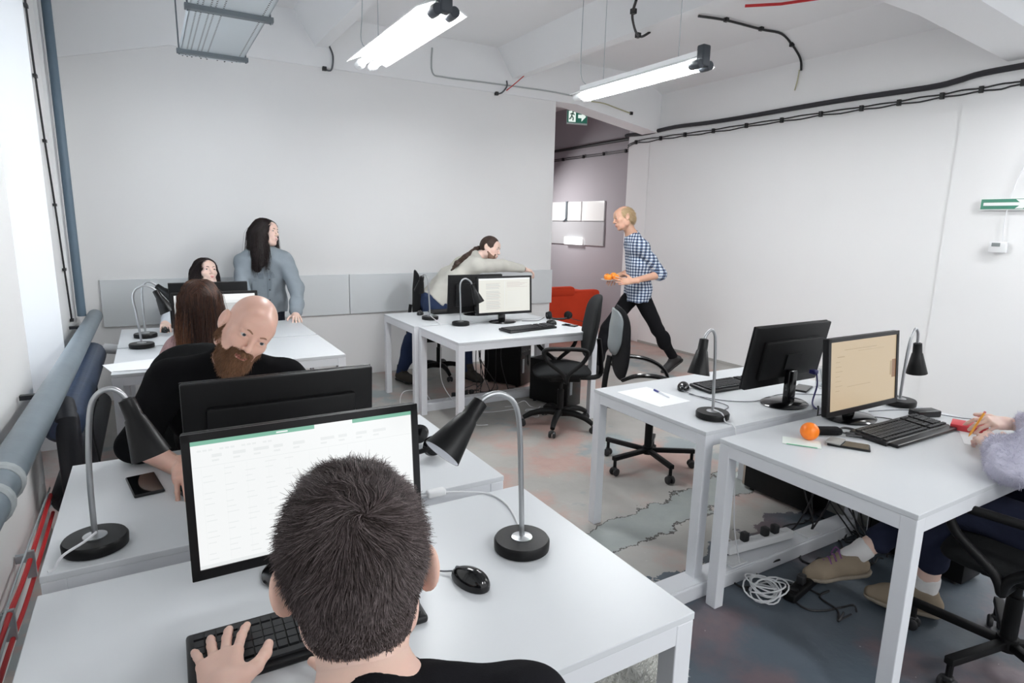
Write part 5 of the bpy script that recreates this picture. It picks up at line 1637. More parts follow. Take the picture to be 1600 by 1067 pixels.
def person(label, base, J, head, skin, parts, fem=False, scale=1.0, hands=(), body_res=0.009, head_res=0.0036, eye=(70, 60, 50), brow=None, lips=None, neck_r=0.054, hs=1.0, legs=True, wide=1.0, hand_res=0.0026, ear_out=0.0, lip_y=0.0, brow_k=0.8):
    """head = (centre, forward, up). parts(root, org, J, M) adds hair and clothing"""
    org = V(base)
    root = thing('person', label, 'person', base)
    hc, hf, hu = head
    M_ = frame(hf, hu); hc = V(hc)
    tow = lambda v: hc + (v * hs) @ M_.T
    hp = head_prims(fem, out=ear_out)
    nb = (V(J['neck']) - hc) @ M_ / hs
    hp = hp + [cap_((0, -0.022, -0.05), tuple(V(0, -0.022, -0.05) * 0.45 + nb * 0.55), neck_r * (0.88 if fem else 1.0), None, 0.03)]
    hv, hfc = nets(hp, head_res)
    pieces = [(tow(hv), hfc)]
    bp = [cap_(tow(V(0, -0.022, -0.055)), J['neck'], neck_r * 0.98 * (0.86 if fem else 1), neck_r * 1.1, 0.03)]
    bp += torso(J, 0, scale, wide)
    for s_ in 'LR':
        bp += arm(J, s_, 0, scale)
        if legs:
            bp += leg(J, s_, 0, scale)
    v, f = nets(bp, body_res)
    pieces.append((relax(v, f, 1), f))
    for h in hands:
        v, f = nets(hand_prims(**h), hand_res)
        pieces.append((relax(v, f, 1, 0.15), f))
    mesh_np('body', pieces, skin, root, org)
    # eyes
    ew = mat('eye_white', rgb(204, 196, 192), 0.2); ei = mat('iris', rgb(*eye), 0.1); ep = mat('pupil', rgb(10, 10, 10), 0.1)
    for s_ in (-1, 1):
        mb = MB()
        c = V(0.031 * s_, 0.0785, 0.0095)
        mb.use(ew).sphere(c, 0.0118, 16, 12)
        mb.use(ei).lathe([(0.0056, 0.0102), (0.0052, 0.0108), (0.0028, 0.0119), (0.0, 0.0121)], c, (0.10 * s_ * 0, 1, -0.05), 16, cap=False)
        mb.use(ep).lathe([(0.0025, 0.0122), (0.0, 0.0125)], c, (0, 1, -0.05), 12, cap=False)
        mb.v = [tuple(tow(V(p)) - org) for p in mb.v]
        mb.build('eye', None, root, True)
    if brow:
        mb = MB()
        for s_ in (-1, 1):
            mb.tube([(0.013 * s_, 0.0955, 0.0245), (0.027 * s_, 0.0940, 0.0300), (0.043 * s_, 0.0850, 0.0265)], [0.0026 * brow_k, 0.0034 * brow_k, 0.0016 * brow_k], n=6, smooth=4)
        mb.v = [tuple(tow(V(p)) - org) for p in mb.v]
        mb.build('eyebrows', brow, root, True)
    if lips:
        mb = MB()
        mb.tube([(-0.021, 0.0925, -0.0565), (-0.010, 0.0975, -0.0535), (0, 0.0982, -0.0545), (0.010, 0.0975, -0.0535), (0.021, 0.0925, -0.0565)], [0.0012, 0.0032, 0.0030, 0.0032, 0.0012], n=8, smooth=4)
        mb.tube([(-0.019, 0.0925, -0.0585), (0, 0.0988, -0.0618), (0.019, 0.0925, -0.0585)], [0.0012, 0.0042, 0.0012], n=8, smooth=5)
        mb.v = [tuple(tow(V(p) + V(0, lip_y, 0)) - org) for p in mb.v]
        mb.build('lips', lips, root, True)
    parts(root, org, J, M_, hc, tow)
    return root


def garment(name, prims, mt, root, org, res=0.009, amp=0.004, fr=38, seed=1, rel=1, aniso=(1, 1, 1)):
    v, f = nets(prims, res, wrinkle(amp, fr, seed, aniso) if amp else None)
    return mesh_np(name, [(relax(v, f, rel), f)], mt, root, org)


def sub(prims, tow_prims):
    return prims


def roots_from(v, f, n, seed, cond=None):
    r_ = np.random.default_rng(seed)
    c = v[f].mean(1)
    if cond is not None:
        c = c[cond(c)]
    i = r_.integers(0, len(c), n)
    return c[i] + r_.normal(size=(n, 3)) * 0.0015


LIPS = mat('lip_skin', rgb(214, 128, 124), 0.4, spec=0.4)
LIPSP = mat('rose_lips', rgb(204, 128, 128), 0.35, spec=0.4)
SKIN_A = skin_mat('fair_skin', rgb(226, 188, 172))
SKIN_B = skin_mat('fair_skin_warm', rgb(222, 178, 160), 0.36)
SKIN_F = skin_mat('pale_skin', rgb(234, 202, 188))
SKIN_T = skin_mat('tanned_skin', rgb(216, 170, 146))

# ---------------------------------------------------------------- man in front, seen from behind
JA = dict(pelvis=(0.20, 0.36, 0.55), chest=(0.17, 0.45, 0.80), neck=(0.175, 0.60, 0.985), sL=(-0.01, 0.50, 0.885), sR=(0.345, 0.545, 0.960),
          eL=(-0.12, 0.66, 0.72), eR=(0.44, 0.66, 0.80), wL=(0.045, 0.995, 0.785), wR=(0.29, 0.93, 0.785), hL=(0.10, 0.40, 0.52), hR=(0.30, 0.40, 0.52),
          kL=(0.06, 0.84, 0.52), kR=(0.34, 0.84, 0.52), aL=(0.06, 0.86, 0.10), aR=(0.34, 0.86, 0.10))


def parts_A(root, org, J, M_, hc, tow):
    hp = [ell((0, -0.016, 0.035), (0.0748, 0.0965, 0.0865), 0.02), ell((0, -0.030, -0.020), (0.0655, 0.072, 0.080), 0.03), ell((0, 0.03, 0.065), (0.062, 0.062, 0.058), 0.03)]
    cut = [neg(ell((0, 0.115, -0.055), (0.10, 0.10, 0.10), 0.01)), neg(ell((-0.092, -0.004, -0.020), (0.034, 0.032, 0.056), 0.006)), neg(ell((0.092, -0.004, -0.020), (0.034, 0.032, 0.056), 0.006)),
           neg(ell((0, -0.10, -0.135), (0.095, 0.09, 0.055), 0.02))]
    v, f = nets(hp + cut, 0.0034, wrinkle(0.0010, 260, 5))
    cap_o = mesh_np('hair', [(tow(v), f)], HAIR_D, root, org)
    n = 42000
    rts = roots_from(v, f, n, 4, lambda c: field(hp, c) > -0.004)
    wh = V(0.012, -0.078, 0.098)
    r_ = np.random.default_rng(9)
    jit = r_.normal(size=(n, 3)) * 0.10
    length = np.clip((rts[:, 2] + 0.03) / 0.10, 0.10, 1.0) * 0.0078 * r_.uniform(0.7, 1.25, n)
    clump = wrinkle(0.55, 110, 21); clump2 = wrinkle(0.55, 110, 22)

    def flow(P, i):
        d_ = P - wh
        nrm = np.linalg.norm(d_, axis=1)[:, None] + 0.012
        g = grad(hp, P)
        sw = np.cross(g, d_ / nrm) * 0.75 * np.exp(-nrm / 0.06)
        o = d_ / nrm * 1.0 + sw + V(0, 0, -0.30)
        side = np.cross(g, d_ / nrm)
        return o + g * (0.20 + 0.30 * clump2(P)[:, None]) + side * clump(P)[:, None] * 1.1 + jit
    sv, sf = strands(rts, hp, flow, 4, length, 0.0006, 0.0025, 0.00062)
    mesh_np('hair_strands', [(tow(sv), sf)], HAIR_DS, cap_o, org)
    # black jersey and grey inner collar
    g = 0.013
    pr = torso(J, g) + arm(J, 'L', 0.012, 1, 0.72) + arm(J, 'R', 0.012, 1, 0.9)
    nk = V(J['neck']); upn = tow(V(0, -0.022, -0.06)) - nk; upn /= np.linalg.norm(upn)
    pr += [cap_(nk - upn * 0.03, nk + upn * 0.012, 0.074, 0.066, 0.02), neg(cap_(nk - upn * 0.02, nk + upn * 0.12, 0.056, 0.058, 0.004))]
    garment('jersey', pr, SWEAT, root, org, 0.006, 0.0035, 55, 3)
    tr = [cap_(V(J['pelvis']) - V(0.07, 0, 0), V(J['pelvis']) + V(0.07, 0, 0), 0.125, None, 0.05)] + leg(J, 'L', 0.014) + leg(J, 'R', 0.014) + [isect_plane((0, 0, 0.64), (0, 0, 1))]
    garment('trousers', tr, DARKJ, root, org, 0.011, 0.004, 30, 4)
    for s_ in 'LR':
        shoe(root, org, J['a' + s_], (0, 1, 0), BLACKSH, BLACKSH)


HAIR_D = mat('dark_brown_hair_base', rgb(52, 44, 42), 0.75, spec=0.15, var=0.2, vscale=90)
HAIR_DS = island_mat('dark_brown_hair', [rgb(48, 40, 38), rgb(70, 60, 58), rgb(92, 80, 80), rgb(126, 114, 114)], 0.5)
SWEAT = mat('black_knit', rgb(22, 22, 25), 0.95, spec=0.08, bump=0.25, bscale=420)
DARKJ = mat('dark_trousers', rgb(34, 36, 44), 0.9, spec=0.1)
BLACKSH = mat('dark_shoe_leather', rgb(26, 25, 26), 0.6)
DENIM = mat('dark_blue_denim', rgb(40, 44, 62), 0.9, spec=0.1, var=0.22, vscale=14, bump=0.3, bscale=260)
DENIM2 = mat('blue_denim', rgb(48, 60, 88), 0.9, spec=0.1, var=0.25, vscale=10, bump=0.3, bscale=260)
SOLE = mat('pale_rubber_sole', rgb(150, 140, 126), 0.8)

person('man with short dark hair seen from behind, typing at the nearest desk', (0.20, 0.36, 0), JA,
       ((0.197, 0.712, 1.126), (0.26, 0.96, -0.10), (-0.02, 0.10, 1.0)), SKIN_A, parts_A, hs=1.03, head_res=0.003, ear_out=0.007,
       hands=[dict(w=(0.045, 1.000, 0.788), d=(0.05, 1, 0.03), pn=(0, 0, -1), sd=(1, 0, 0.1), curl=(0.13, 0.15, 0.15, 0.15), thumb=0.15, s=1.06, spread=0.14, k=0.004),
              dict(w=(0.285, 0.935, 0.788), d=(-0.15, 1, 0.0), pn=(0, 0, -1), sd=(-1, 0, 0.1), curl=(0.3, 0.3, 0.3, 0.3), thumb=0.2)], hand_res=0.0018)

# ---------------------------------------------------------------- bald bearded man
F_ = V(0.50116484, 0.84431785, -0.18963433); R_c = V(0.86179971, -0.5068113, 0.02106099); U_c = V(0.07832665, 0.17398184, 0.98162888)
JB = dict(pelvis=(0.20, 2.76, 0.56), chest=(0.21, 2.53, 0.84), neck=(0.215, 2.34, 1.045), sL=(0.395, 2.32, 0.985), sR=(0.02, 2.42, 1.0),
          eL=(0.52, 2.33, 0.80), eR=(-0.095, 2.345, 0.805), wL=(0.36, 2.16, 0.785), wR=(0.03, 2.085, 0.785), hL=(0.29, 2.76, 0.53), hR=(0.10, 2.76, 0.53),
          kL=(0.34, 2.34, 0.53), kR=(0.06, 2.34, 0.53), aL=(0.36, 2.40, 0.10), aR=(0.04, 2.40, 0.10))
BEARD = mat('ginger_beard_base', rgb(116, 84, 62), 0.8, spec=0.15, var=0.25, vscale=60)
BEARDS = island_mat('ginger_beard', [rgb(92, 66, 48), rgb(124, 90, 66), rgb(146, 106, 78), rgb(112, 78, 56)], 0.55)
BLACKS = mat('black_sweater', rgb(17, 17, 19), 0.95, spec=0.06, bump=0.25, bscale=380)


def parts_B(root, org, J, M_, hc, tow):
    bp = [cap_((-0.057, 0.014, -0.045), (-0.034, 0.052, -0.088), 0.010, 0.017, 0.03), cap_((0.057, 0.014, -0.045), (0.034, 0.052, -0.088), 0.010, 0.017, 0.03),
          cap_((-0.028, 0.058, -0.09), (0.028, 0.058, -0.09), 0.023, None, 0.03), ell((0, 0.070, -0.110), (0.027, 0.023, 0.034), 0.03),
          cap_((-0.066, -0.002, -0.008), (-0.062, 0.010, -0.05), 0.007, 0.014, 0.02), cap_((0.066, -0.002, -0.008), (0.062, 0.010, -0.05), 0.007, 0.014, 0.02),
          cap_((-0.026, 0.085, -0.051), (0, 0.1005, -0.0440), 0.0065, 0.0075, 0.008), cap_((0.026, 0.085, -0.051), (0, 0.1005, -0.0440), 0.0065, 0.0075, 0.008),
          cap_((-0.028, 0.080, -0.052), (-0.022, 0.078, -0.085), 0.009, 0.013, 0.012), cap_((0.028, 0.080, -0.052), (0.022, 0.078, -0.085), 0.009, 0.013, 0.012),
          ell((0, 0.084, -0.084), (0.022, 0.014, 0.012), 0.012), cap_((-0.020, 0.0895, -0.0495), (0.020, 0.0895, -0.0495), 0.0092, None, 0.006), cap_((-0.020, 0.0865, -0.073), (0.020, 0.0865, -0.073), 0.0115, None, 0.010)]
    v, f = nets(bp, 0.0034, wrinkle(0.0012, 240, 8))
    b_ = mesh_np('beard', [(tow(v), f)], BEARD, root, org)
    n = 9000
    rts = roots_from(v, f, n, 3, lambda c: c[:, 1] > -0.02)
    r_ = np.random.default_rng(2); jit = r_.normal(size=(n, 3)) * 0.28
    sv, sf = strands(rts, bp, lambda P, i: V(0, 0.25, -1.0) + jit + np.stack([P[:, 0] * 2, P[:, 1] * 0, P[:, 2] * 0], 1), 3, r_.uniform(0.003, 0.006, n), 0.0, 0.003, 0.00055)
    mesh_np('beard_hairs', [(tow(sv), sf)], BEARDS, b_, org)
    pr = torso(J, 0.016, 1.0, 1.12) + arm(J, 'R', 0.014, 1.08, 0.12, gl=-0.002) + arm(J, 'L', 0.014, 1.08, 0.2)
    nk = V(J['neck'])
    pr += [cap_(nk - V(0, 0, 0.02), nk + V(0.005, -0.01, 0.02), 0.078, 0.070, 0.02), neg(cap_(nk, tow(V(0, -0.02, -0.06)) + V(0, -0.02, 0.05), 0.056, 0.060, 0.004))]
    garment('sweater', pr, BLACKS, root, org, 0.007, 0.004, 42, 6)
    tr = [cap_(V(J['pelvis']) - V(0.07, 0, 0), V(J['pelvis']) + V(0.07, 0, 0), 0.125, None, 0.05)] + leg(J, 'L', 0.014) + leg(J, 'R', 0.014) + [isect_plane((0, 0, 0.66), (0, 0, 1))]
    garment('trousers', tr, DARKJ, root, org, 0.011, 0.004, 30, 5)
    for s_ in 'LR':
        shoe(root, org, J['a' + s_], (0, -1, 0), BLACKSH, BLACKSH)


fB = -F_ * 0.82 + R_c * 0.51 - U_c * 0.42
uB = U_c * 0.84 + R_c * 0.62
person('bald man with a full ginger beard in a black sweater, leaning over his desk', (0.2, 2.76, 0), JB,
       ((0.262, 2.215, 1.195), fB, uB), SKIN_B, parts_B, hs=1.04, head_res=0.003, lip_y=0.004, brow_k=0.85, eye=(66, 76, 84), brow=mat('light_brown_brow', rgb(150, 110, 86), 0.7), lips=LIPS,
       hands=[dict(w=(0.03, 2.08, 0.788), d=(0.12, -1, -0.05), pn=(0, 0, -1), sd=(1, 0, 0), curl=(0.42, 0.45, 0.5, 0.55), thumb=0.4, s=1.05),
              dict(w=(0.36, 2.16, 0.785), d=(-0.2, -1, 0), pn=(0, 0, -1), sd=(-1, 0, 0), curl=(0.35, 0.35, 0.35, 0.4))], wide=1.1, hand_res=0.0022)


# ---------------------------------------------------------------- long-haired women
def long_hair(root, org, tow, M_, hc, curtain, face, base_m, strand_m, n, seed, gravity=(0, 0, -1), width=0.0011, steps=10, step=0.035, res=0.0045, part=True, name='hair', tips=None):
    hp = cranium(0.008) + curtain
    cut = [neg(ell(*face, 0.010))]
    v, f = nets(hp + cut, res, wrinkle(0.0012, 130, seed, (1, 1, 0.12)))
    b_ = mesh_np(name, [(tow(relax(v, f, 1)), f)], base_m, root, org)
    gl = V(gravity) @ M_
    rts = roots_from(v, f, n, seed, lambda c: (c[:, 2] > 0.0) & (field(hp, c) > -0.004))
    r_ = np.random.default_rng(seed)
    jit = r_.normal(size=(n, 3)) * 0.07

    def flow(P, i):
        side = np.where(P[:, 0] > 0, 1.0, -1.0)[:, None] * V(1, 0, 0) * (P[:, 2] > 0.06)[:, None]
        return gl + side * 0.9 * np.clip(1 - i / 3.0, 0, 1) + V(0, -0.5, 0) * (P[:, 2] > 0.03)[:, None] + jit
    def fl(P, i):
        return flow(P, i)
    bound = lambda P: P
    sv, sf = strands(rts, hp, fl, steps, step * r_.uniform(0.8, 1.0, n), 0.0005, 0.002, width, [ell(*face, 0.01)])
    mesh_np('hair_strands', [(tow(sv), sf)], strand_m, b_, org)
    if tips:
        rts = roots_from(v, f, 6000, seed + 1, lambda c: (c[:, 2] > -0.02) & (c[:, 0] < -0.038))
        jit = r_.normal(size=(6000, 3)) * 0.05
        gl2 = gl + V(-0.05, -0.05, 0)
        sv, sf = strands(rts, hp, lambda P, i: gl2 + jit, steps, step * 0.9, 0.002, 0.004, width, [ell(*face, 0.01)])
        mesh_np('hair_tips', [(tow(sv), sf)], tips, b_, org)
    return b_


HAIR_BR = mat('brown_hair_base', rgb(70, 46, 38), 0.55, spec=0.25, var=0.35, vscale=30, stretch=(6, 6, 0.3))
HAIR_BRS = island_mat('brown_hair', [rgb(44, 31, 28), rgb(60, 42, 36), rgb(84, 56, 44), rgb(112, 74, 54)], 0.38)
HAIR_BK = mat('near_black_hair_base', rgb(36, 26, 26), 0.5, spec=0.3, var=0.25, vscale=30, stretch=(6, 6, 0.3))
HAIR_BKS = island_mat('near_black_hair', [rgb(24, 18, 20), rgb(38, 28, 28), rgb(56, 42, 40)], 0.35)

# woman seen from behind
JC = dict(pelvis=(0.16, 3.55, 0.54), chest=(0.17, 3.60, 0.78), neck=(0.185, 3.57, 0.955), sL=(0.065, 3.62, 0.83), sR=(0.305, 3.62, 0.83),
          eL=(0.03, 3.80, 0.74), eR=(0.36, 3.80, 0.76), wL=(0.08, 3.99, 0.775), wR=(0.36, 4.0, 0.775), hL=(0.07, 3.57, 0.52), hR=(0.27, 3.57, 0.52),
          kL=(0.06, 3.95, 0.52), kR=(0.30, 3.95, 0.52), aL=(0.06, 4.0, 0.10), aR=(0.30, 4.0, 0.10))


def clothes(root, org, J, tow, top, bottom, sfr=(0.92, 0.92), g=0.013, seed=1, topname='blouse', neck_out=0.012, shoes=(BLACKSH, BLACKSH), sdir=(0, 1, 0), s=1.0, amp=0.004, hem=None, res=0.009, shirt_k=None, trouser_top=None, gtr=0.013, wide=1.0, high=0.0, gl=0.0):
    nk = V(J['neck']); upn = tow(V(0, -0.022, -0.06)) - nk; upn /= np.linalg.norm(upn)
    pr = torso(J, g, s, wide) + arm(J, 'L', g * 0.9, s, sfr[0], gl=gl) + arm(J, 'R', g * 0.9, s, sfr[1], gl=gl)
    if hem is not None:
        pel = V(J['pelvis']); d_ = V(hem) - pel
        hp = V(J['hR']) - V(J['hL']); hp /= np.linalg.norm(hp)
        pr += [cap_(pel - hp * 0.07 + d_ * 0, pel - hp * 0.075 + d_, 0.112 * s + g, 0.105 * s + g, 0.05), cap_(pel + hp * 0.07, pel + hp * 0.075 + d_, 0.112 * s + g, 0.105 * s + g, 0.05),
               isect_plane(V(hem), d_)]
    pr += [cap_(nk - upn * 0.02, nk + upn * 0.012, 0.066, 0.058, 0.02), neg(cap_(nk - upn * 0.005, nk + upn * 0.14, 0.046, 0.056, 0.004))]
    o = garment(topname, pr, top, root, org, res, amp, 40, seed)
    hp = V(J['hR']) - V(J['hL']); hp /= np.linalg.norm(hp)
    pel = V(J['pelvis'])
    tr = [cap_(pel - hp * 0.07, pel + hp * 0.07, 0.108 * s + gtr, None, 0.05)] + leg(J, 'L', gtr, s) + leg(J, 'R', gtr, s)
    seated = V(J['kL'])[2] > pel[2] - 0.2
    up_ = V(0, 0, 1.0) if seated else V(J['chest']) - pel
    up_ /= np.linalg.norm(up_)
    tr.append(isect_plane(pel + up_ * (0.12 if seated else 0.07), up_))
    garment('trousers', tr, bottom, root, org, 0.010, 0.004, 30, seed + 9)
    for i, s_ in enumerate('LR'):
        dd = sdir[i] if hasattr(sdir[0], '__len__') else sdir
        shoe(root, org, J['a' + s_], dd, shoes[0], shoes[1], high=high)
    return o


def parts_C(root, org, J, M_, hc, tow):
    cur = [cap_((-0.040, -0.035, -0.02), (-0.055, -0.075, -0.24), 0.042, 0.026, 0.05), cap_((0.040, -0.035, -0.02), (0.050, -0.075, -0.24), 0.042, 0.026, 0.05), cap_((0, -0.06, -0.02), (0, -0.085, -0.27), 0.046, 0.028, 0.06),
           cap_((-0.056, 0.0, 0.0), (-0.066, -0.01, -0.20), 0.018, 0.014, 0.04), cap_((0.056, 0.0, 0.0), (0.064, -0.01, -0.16), 0.018, 0.014, 0.04)]
    long_hair(root, org, tow, M_, hc, cur, ((0, 0.135, -0.05), (0.07, 0.10, 0.14)), HAIR_BR, HAIR_BRS, 5000, 31, step=0.034, tips=island_mat('lit_copper_hair_tips', [rgb(110, 74, 56), rgb(196, 142, 108), rgb(150, 104, 78)], 0.4))  # tips are copper, and lightened as if lit by the left window
    clothes(root, org, J, tow, mat('faded_rose_print_blouse', rgb(150, 118, 118), 0.85, var=0.5, vscale=40), DARKJ, topname='blouse', s=0.9, seed=3)
person('woman with long straight brown hair seen from behind, seated at her monitor', (0.16, 3.55, 0), JC,
       ((0.204, 3.575, 1.125), (0.12, 1.0, -0.12), (0, 0.05, 1)), SKIN_F, parts_C, fem=True, scale=0.9, head_res=0.005, body_res=0.011,
       hands=[dict(w=(0.08, 3.99, 0.778), d=(0.1, 1, 0), pn=(0, 0, -1), sd=(1, 0, 0), s=0.92), dict(w=(0.36, 4.0, 0.778), d=(-0.1, 1, 0), pn=(0, 0, -1), sd=(-1, 0, 0), s=0.92)], hand_res=0.004)

# seated woman behind the monitors
JD = dict(pelvis=(0.36, 5.62, 0.54), chest=(0.36, 5.57, 0.78), neck=(0.362, 5.56, 0.965), sL=(0.51, 5.56, 0.90), sR=(0.20, 5.55, 0.90),
          eL=(0.56, 5.36, 0.76), eR=(0.08, 5.40, 0.78), wL=(0.42, 5.20, 0.775), wR=(0.045, 5.185, 0.775), hL=(0.46, 5.60, 0.52), hR=(0.26, 5.60, 0.52),
          kL=(0.46, 5.22, 0.52), kR=(0.26, 5.22, 0.52), aL=(0.46, 5.20, 0.10), aR=(0.26, 5.20, 0.10))


def parts_D(root, org, J, M_, hc, tow):
    cur = [cap_((-0.055, -0.03, -0.02), (-0.07, -0.03, -0.24), 0.046, 0.026, 0.05), cap_((0.055, -0.03, -0.02), (0.07, -0.03, -0.24), 0.046, 0.026, 0.05), cap_((0, -0.06, -0.02), (0, -0.07, -0.25), 0.05, 0.03, 0.06)]
    long_hair(root, org, tow, M_, hc, cur, ((0, 0.112, -0.035), (0.062, 0.088, 0.115)), HAIR_BK, HAIR_BKS, 2500, 41, step=0.03, width=0.0013, res=0.005)
    clothes(root, org, J, tow, mat('pale_blue_grey_blouse', rgb(206, 212, 220), 0.85), DARKJ, topname='blouse', s=0.88, seed=5, sdir=(0, -1, 0))
person('seated woman with long dark hair looking up to the right behind the rear monitors', (0.36, 5.62, 0), JD,
       ((0.372, 5.55, 1.13), -F_ * 0.62 + R_c * 0.74 + U_c * 0.16, U_c * 1.0 - R_c * 0.10), SKIN_F, parts_D, fem=True, scale=0.88, hs=0.98, head_res=0.004, body_res=0.011, brow=HAIR_BK, lips=LIPSP, neck_r=0.05,
       hands=[dict(w=(0.045, 5.18, 0.785), d=(0.0, -1, -0.05), pn=(0, 0, -1), sd=(1, 0, 0), curl=(0.35, 0.35, 0.35, 0.4), s=0.92), dict(w=(0.42, 5.20, 0.78), d=(-0.1, -1, 0), pn=(0, 0, -1), sd=(-1, 0, 0), s=0.92)], hand_res=0.0035)

# standing woman in the grey overshirt
JE = dict(pelvis=(0.82, 5.74, 0.86), chest=(0.835, 5.70, 1.09), neck=(0.845, 5.67, 1.285), sL=(0.99, 5.62, 1.215), sR=(0.68, 5.70, 1.205),
          eL=(1.07, 5.50, 0.99), eR=(0.625, 5.56, 0.98), wL=(1.02, 5.315, 0.79), wR=(0.66, 5.38, 0.80), hL=(0.91, 5.74, 0.84), hR=(0.73, 5.76, 0.84),
          kL=(0.92, 5.70, 0.47), kR=(0.72, 5.72, 0.47), aL=(0.93, 5.78, 0.10), aR=(0.71, 5.80, 0.10))
OVER = mat('grey_blue_wool', rgb(140, 149, 156), 0.95, spec=0.08, var=0.05, vscale=40, bump=0.2, bscale=300)
OVERD = mat('grey_blue_wool_seam', rgb(124, 133, 141), 0.95, spec=0.08)


def parts_E(root, org, J, M_, hc, tow):
    cur = [cap_((-0.045, -0.04, -0.01), (-0.055, -0.055, -0.33), 0.050, 0.040, 0.05), cap_((0.045, -0.04, -0.02), (0.05, -0.06, -0.30), 0.050, 0.040, 0.05), cap_((0, -0.06, -0.02), (0, -0.085, -0.33), 0.055, 0.045, 0.06),
           cap_((0.062, 0.0, 0.0), (0.082, 0.005, -0.28), 0.030, 0.028, 0.04), cap_((-0.060, 0.0, 0.0), (-0.075, 0.0, -0.25), 0.026, 0.022, 0.04)]
    long_hair(root, org, tow, M_, hc, cur, ((0, 0.120, -0.035), (0.070, 0.088, 0.115)), HAIR_BK, HAIR_BKS, 4000, 51, step=0.042, width=0.0013, res=0.0045)
    o = clothes(root, org, J, tow, OVER, DARKJ, topname='overshirt', s=0.94, g=0.024, seed=12, sfr=(0.90, 0.90), hem=V(J['pelvis']) + V(0, 0.0, -0.10), amp=0.006, res=0.0075, sdir=(0, -1, 0), gl=0.006)
    # placket, pocket flaps, collar and buttons laid on the front of the chest
    fr = V(0.05, -1, 0.0); fr /= np.linalg.norm(fr)
    pr = torso(J, 0.024, 0.94)
    def on(x, z):   # point of the front surface at x, z
        p = V(x, 5.2, z)
        for _ in range(60):
            d = float(field(pr, p[None, :])[0])
            p = p + V(0, max(d, 0.0008), 0)
            if d < 0.002: break
        return p
    def strip(pts, hw, m_, nm, th=0.004):
        mb = MB()
        rows = []
        for (x, z) in pts:
            a = on(x - hw, z); b = on(x + hw, z)
            rows.append((a - V(0, th, 0), b - V(0, th, 0)))
        vs = [p for r in rows for p in r]
        fs = [(2 * i, 2 * i + 1, 2 * i + 3, 2 * i + 2) for i in range(len(rows) - 1)]
        n_ = len(vs)
        vs2 = [p + V(0, 0.012, 0) for p in vs]
        mb.add(vs + vs2, fs + [tuple(i + n_ for i in f[::-1]) for f in fs] + [(2 * i, 2 * i + 2, 2 * i + 2 + n_, 2 * i + n_) for i in range(len(rows) - 1)] + [(2 * i + 1, 2 * i + 1 + n_, 2 * i + 3 + n_, 2 * i + 3) for i in range(len(rows) - 1)])
        mb.v = [tuple(V(p) - org) for p in mb.v]
        return mb.build(nm, m_, root, True)
    strip([(0.855, z) for z in np.linspace(1.21, 0.80, 12)], 0.016, OVERD, 'placket')
    strip([(0.925, 1.125), (0.925, 1.10), (0.925, 1.075)], 0.052, OVERD, 'pocket_flap', 0.006)
    strip([(0.765, 1.115), (0.765, 1.09), (0.765, 1.065)], 0.048, OVERD, 'pocket_flap', 0.006)
    strip([(0.925, 1.07), (0.925, 1.01), (0.925, 0.95)], 0.046, OVER, 'chest_pocket', 0.004)
    strip([(0.765, 1.06), (0.765, 1.0), (0.765, 0.94)], 0.042, OVER, 'chest_pocket', 0.004)
    nk = V(J['neck'])
    for sx in (-1, 1):
        mb = MB()
        q = [nk + V(0.062 * sx, 0.02, 0.03), nk + V(0.018 * sx, -0.070, 0.005), nk + V(0.050 * sx, -0.115, -0.055), nk + V(0.105 * sx, -0.045, -0.015)]
        q2 = [p + V(0, 0.008, -0.008) for p in q]
        mb.add(q + q2, [(0, 1, 2, 3), (7, 6, 5, 4), (0, 4, 5, 1), (1, 5, 6, 2), (2, 6, 7, 3), (3, 7, 4, 0)])
        mb.v = [tuple(V(p) - org) for p in mb.v]
        mb.build('collar', OVER, root, False, bevel=0.003)
    for z in (1.15, 1.06, 0.97, 0.88):
        c = on(0.858, z) - V(0, 0.006, 0) - org
        MB().lathe([(0.0, 0.003), (0.006, 0.003), (0.006, 0.0)], c, (0, -1, 0), 12, cap=False).build('button', mat('dark_button', rgb(50, 54, 60), 0.4), root, True)
person('standing woman with long black hair in a grey overshirt, hands on the rearmost desk', (0.82, 5.74, 0), JE,
       ((0.868, 5.66, 1.452), R_c * 0.97 - F_ * 0.22 + U_c * 0.03, U_c), SKIN_F, parts_E, fem=True, scale=0.94, hs=1.0, head_res=0.004, body_res=0.011, brow=HAIR_BK, lips=LIPSP, neck_r=0.05,
       hands=[dict(w=(1.01, 5.30, 0.785), d=(-0.1, -1, -0.12), pn=(0, 0, -1), sd=(-1, 0, 0), curl=(0.2, 0.2, 0.2, 0.25), s=0.95), dict(w=(0.66, 5.38, 0.78), d=(0.1, -1, -0.1), pn=(0, 0, -1), sd=(1, 0, 0), s=0.95)], hand_res=0.0035)

# ---------------------------------------------------------------- ponytailed man leaning across
JF = dict(pelvis=(2.36, 5.54, 0.80), chest=(2.56, 5.52, 1.02), neck=(2.80, 5.50, 1.225), sL=(2.76, 5.66, 1.15), sR=(2.75, 5.34, 1.165),
          eL=(2.80, 5.66, 0.88), eR=(3.06, 5.38, 1.16), wL=(2.96, 5.42, 0.78), wR=(3.34, 5.42, 1.115), hL=(2.38, 5.64, 0.76), hR=(2.38, 5.44, 0.76),
          kL=(2.68, 5.50, 0.46), kR=(2.14, 5.52, 0.44), aL=(2.68, 5.36, 0.11), aR=(2.05, 5.60, 0.11))
CREAM = mat('oatmeal_sweatshirt', rgb(198, 196, 188), 0.95, spec=0.08, var=0.04, vscale=30, bump=0.2, bscale=300)
HAIR_F = mat('dark_brown_long_hair_base', rgb(62, 48, 42), 0.55, spec=0.25, var=0.3, vscale=30)
HAIR_FS = island_mat('dark_brown_long_hair', [rgb(42, 32, 28), rgb(66, 50, 42), rgb(92, 72, 58)], 0.4)


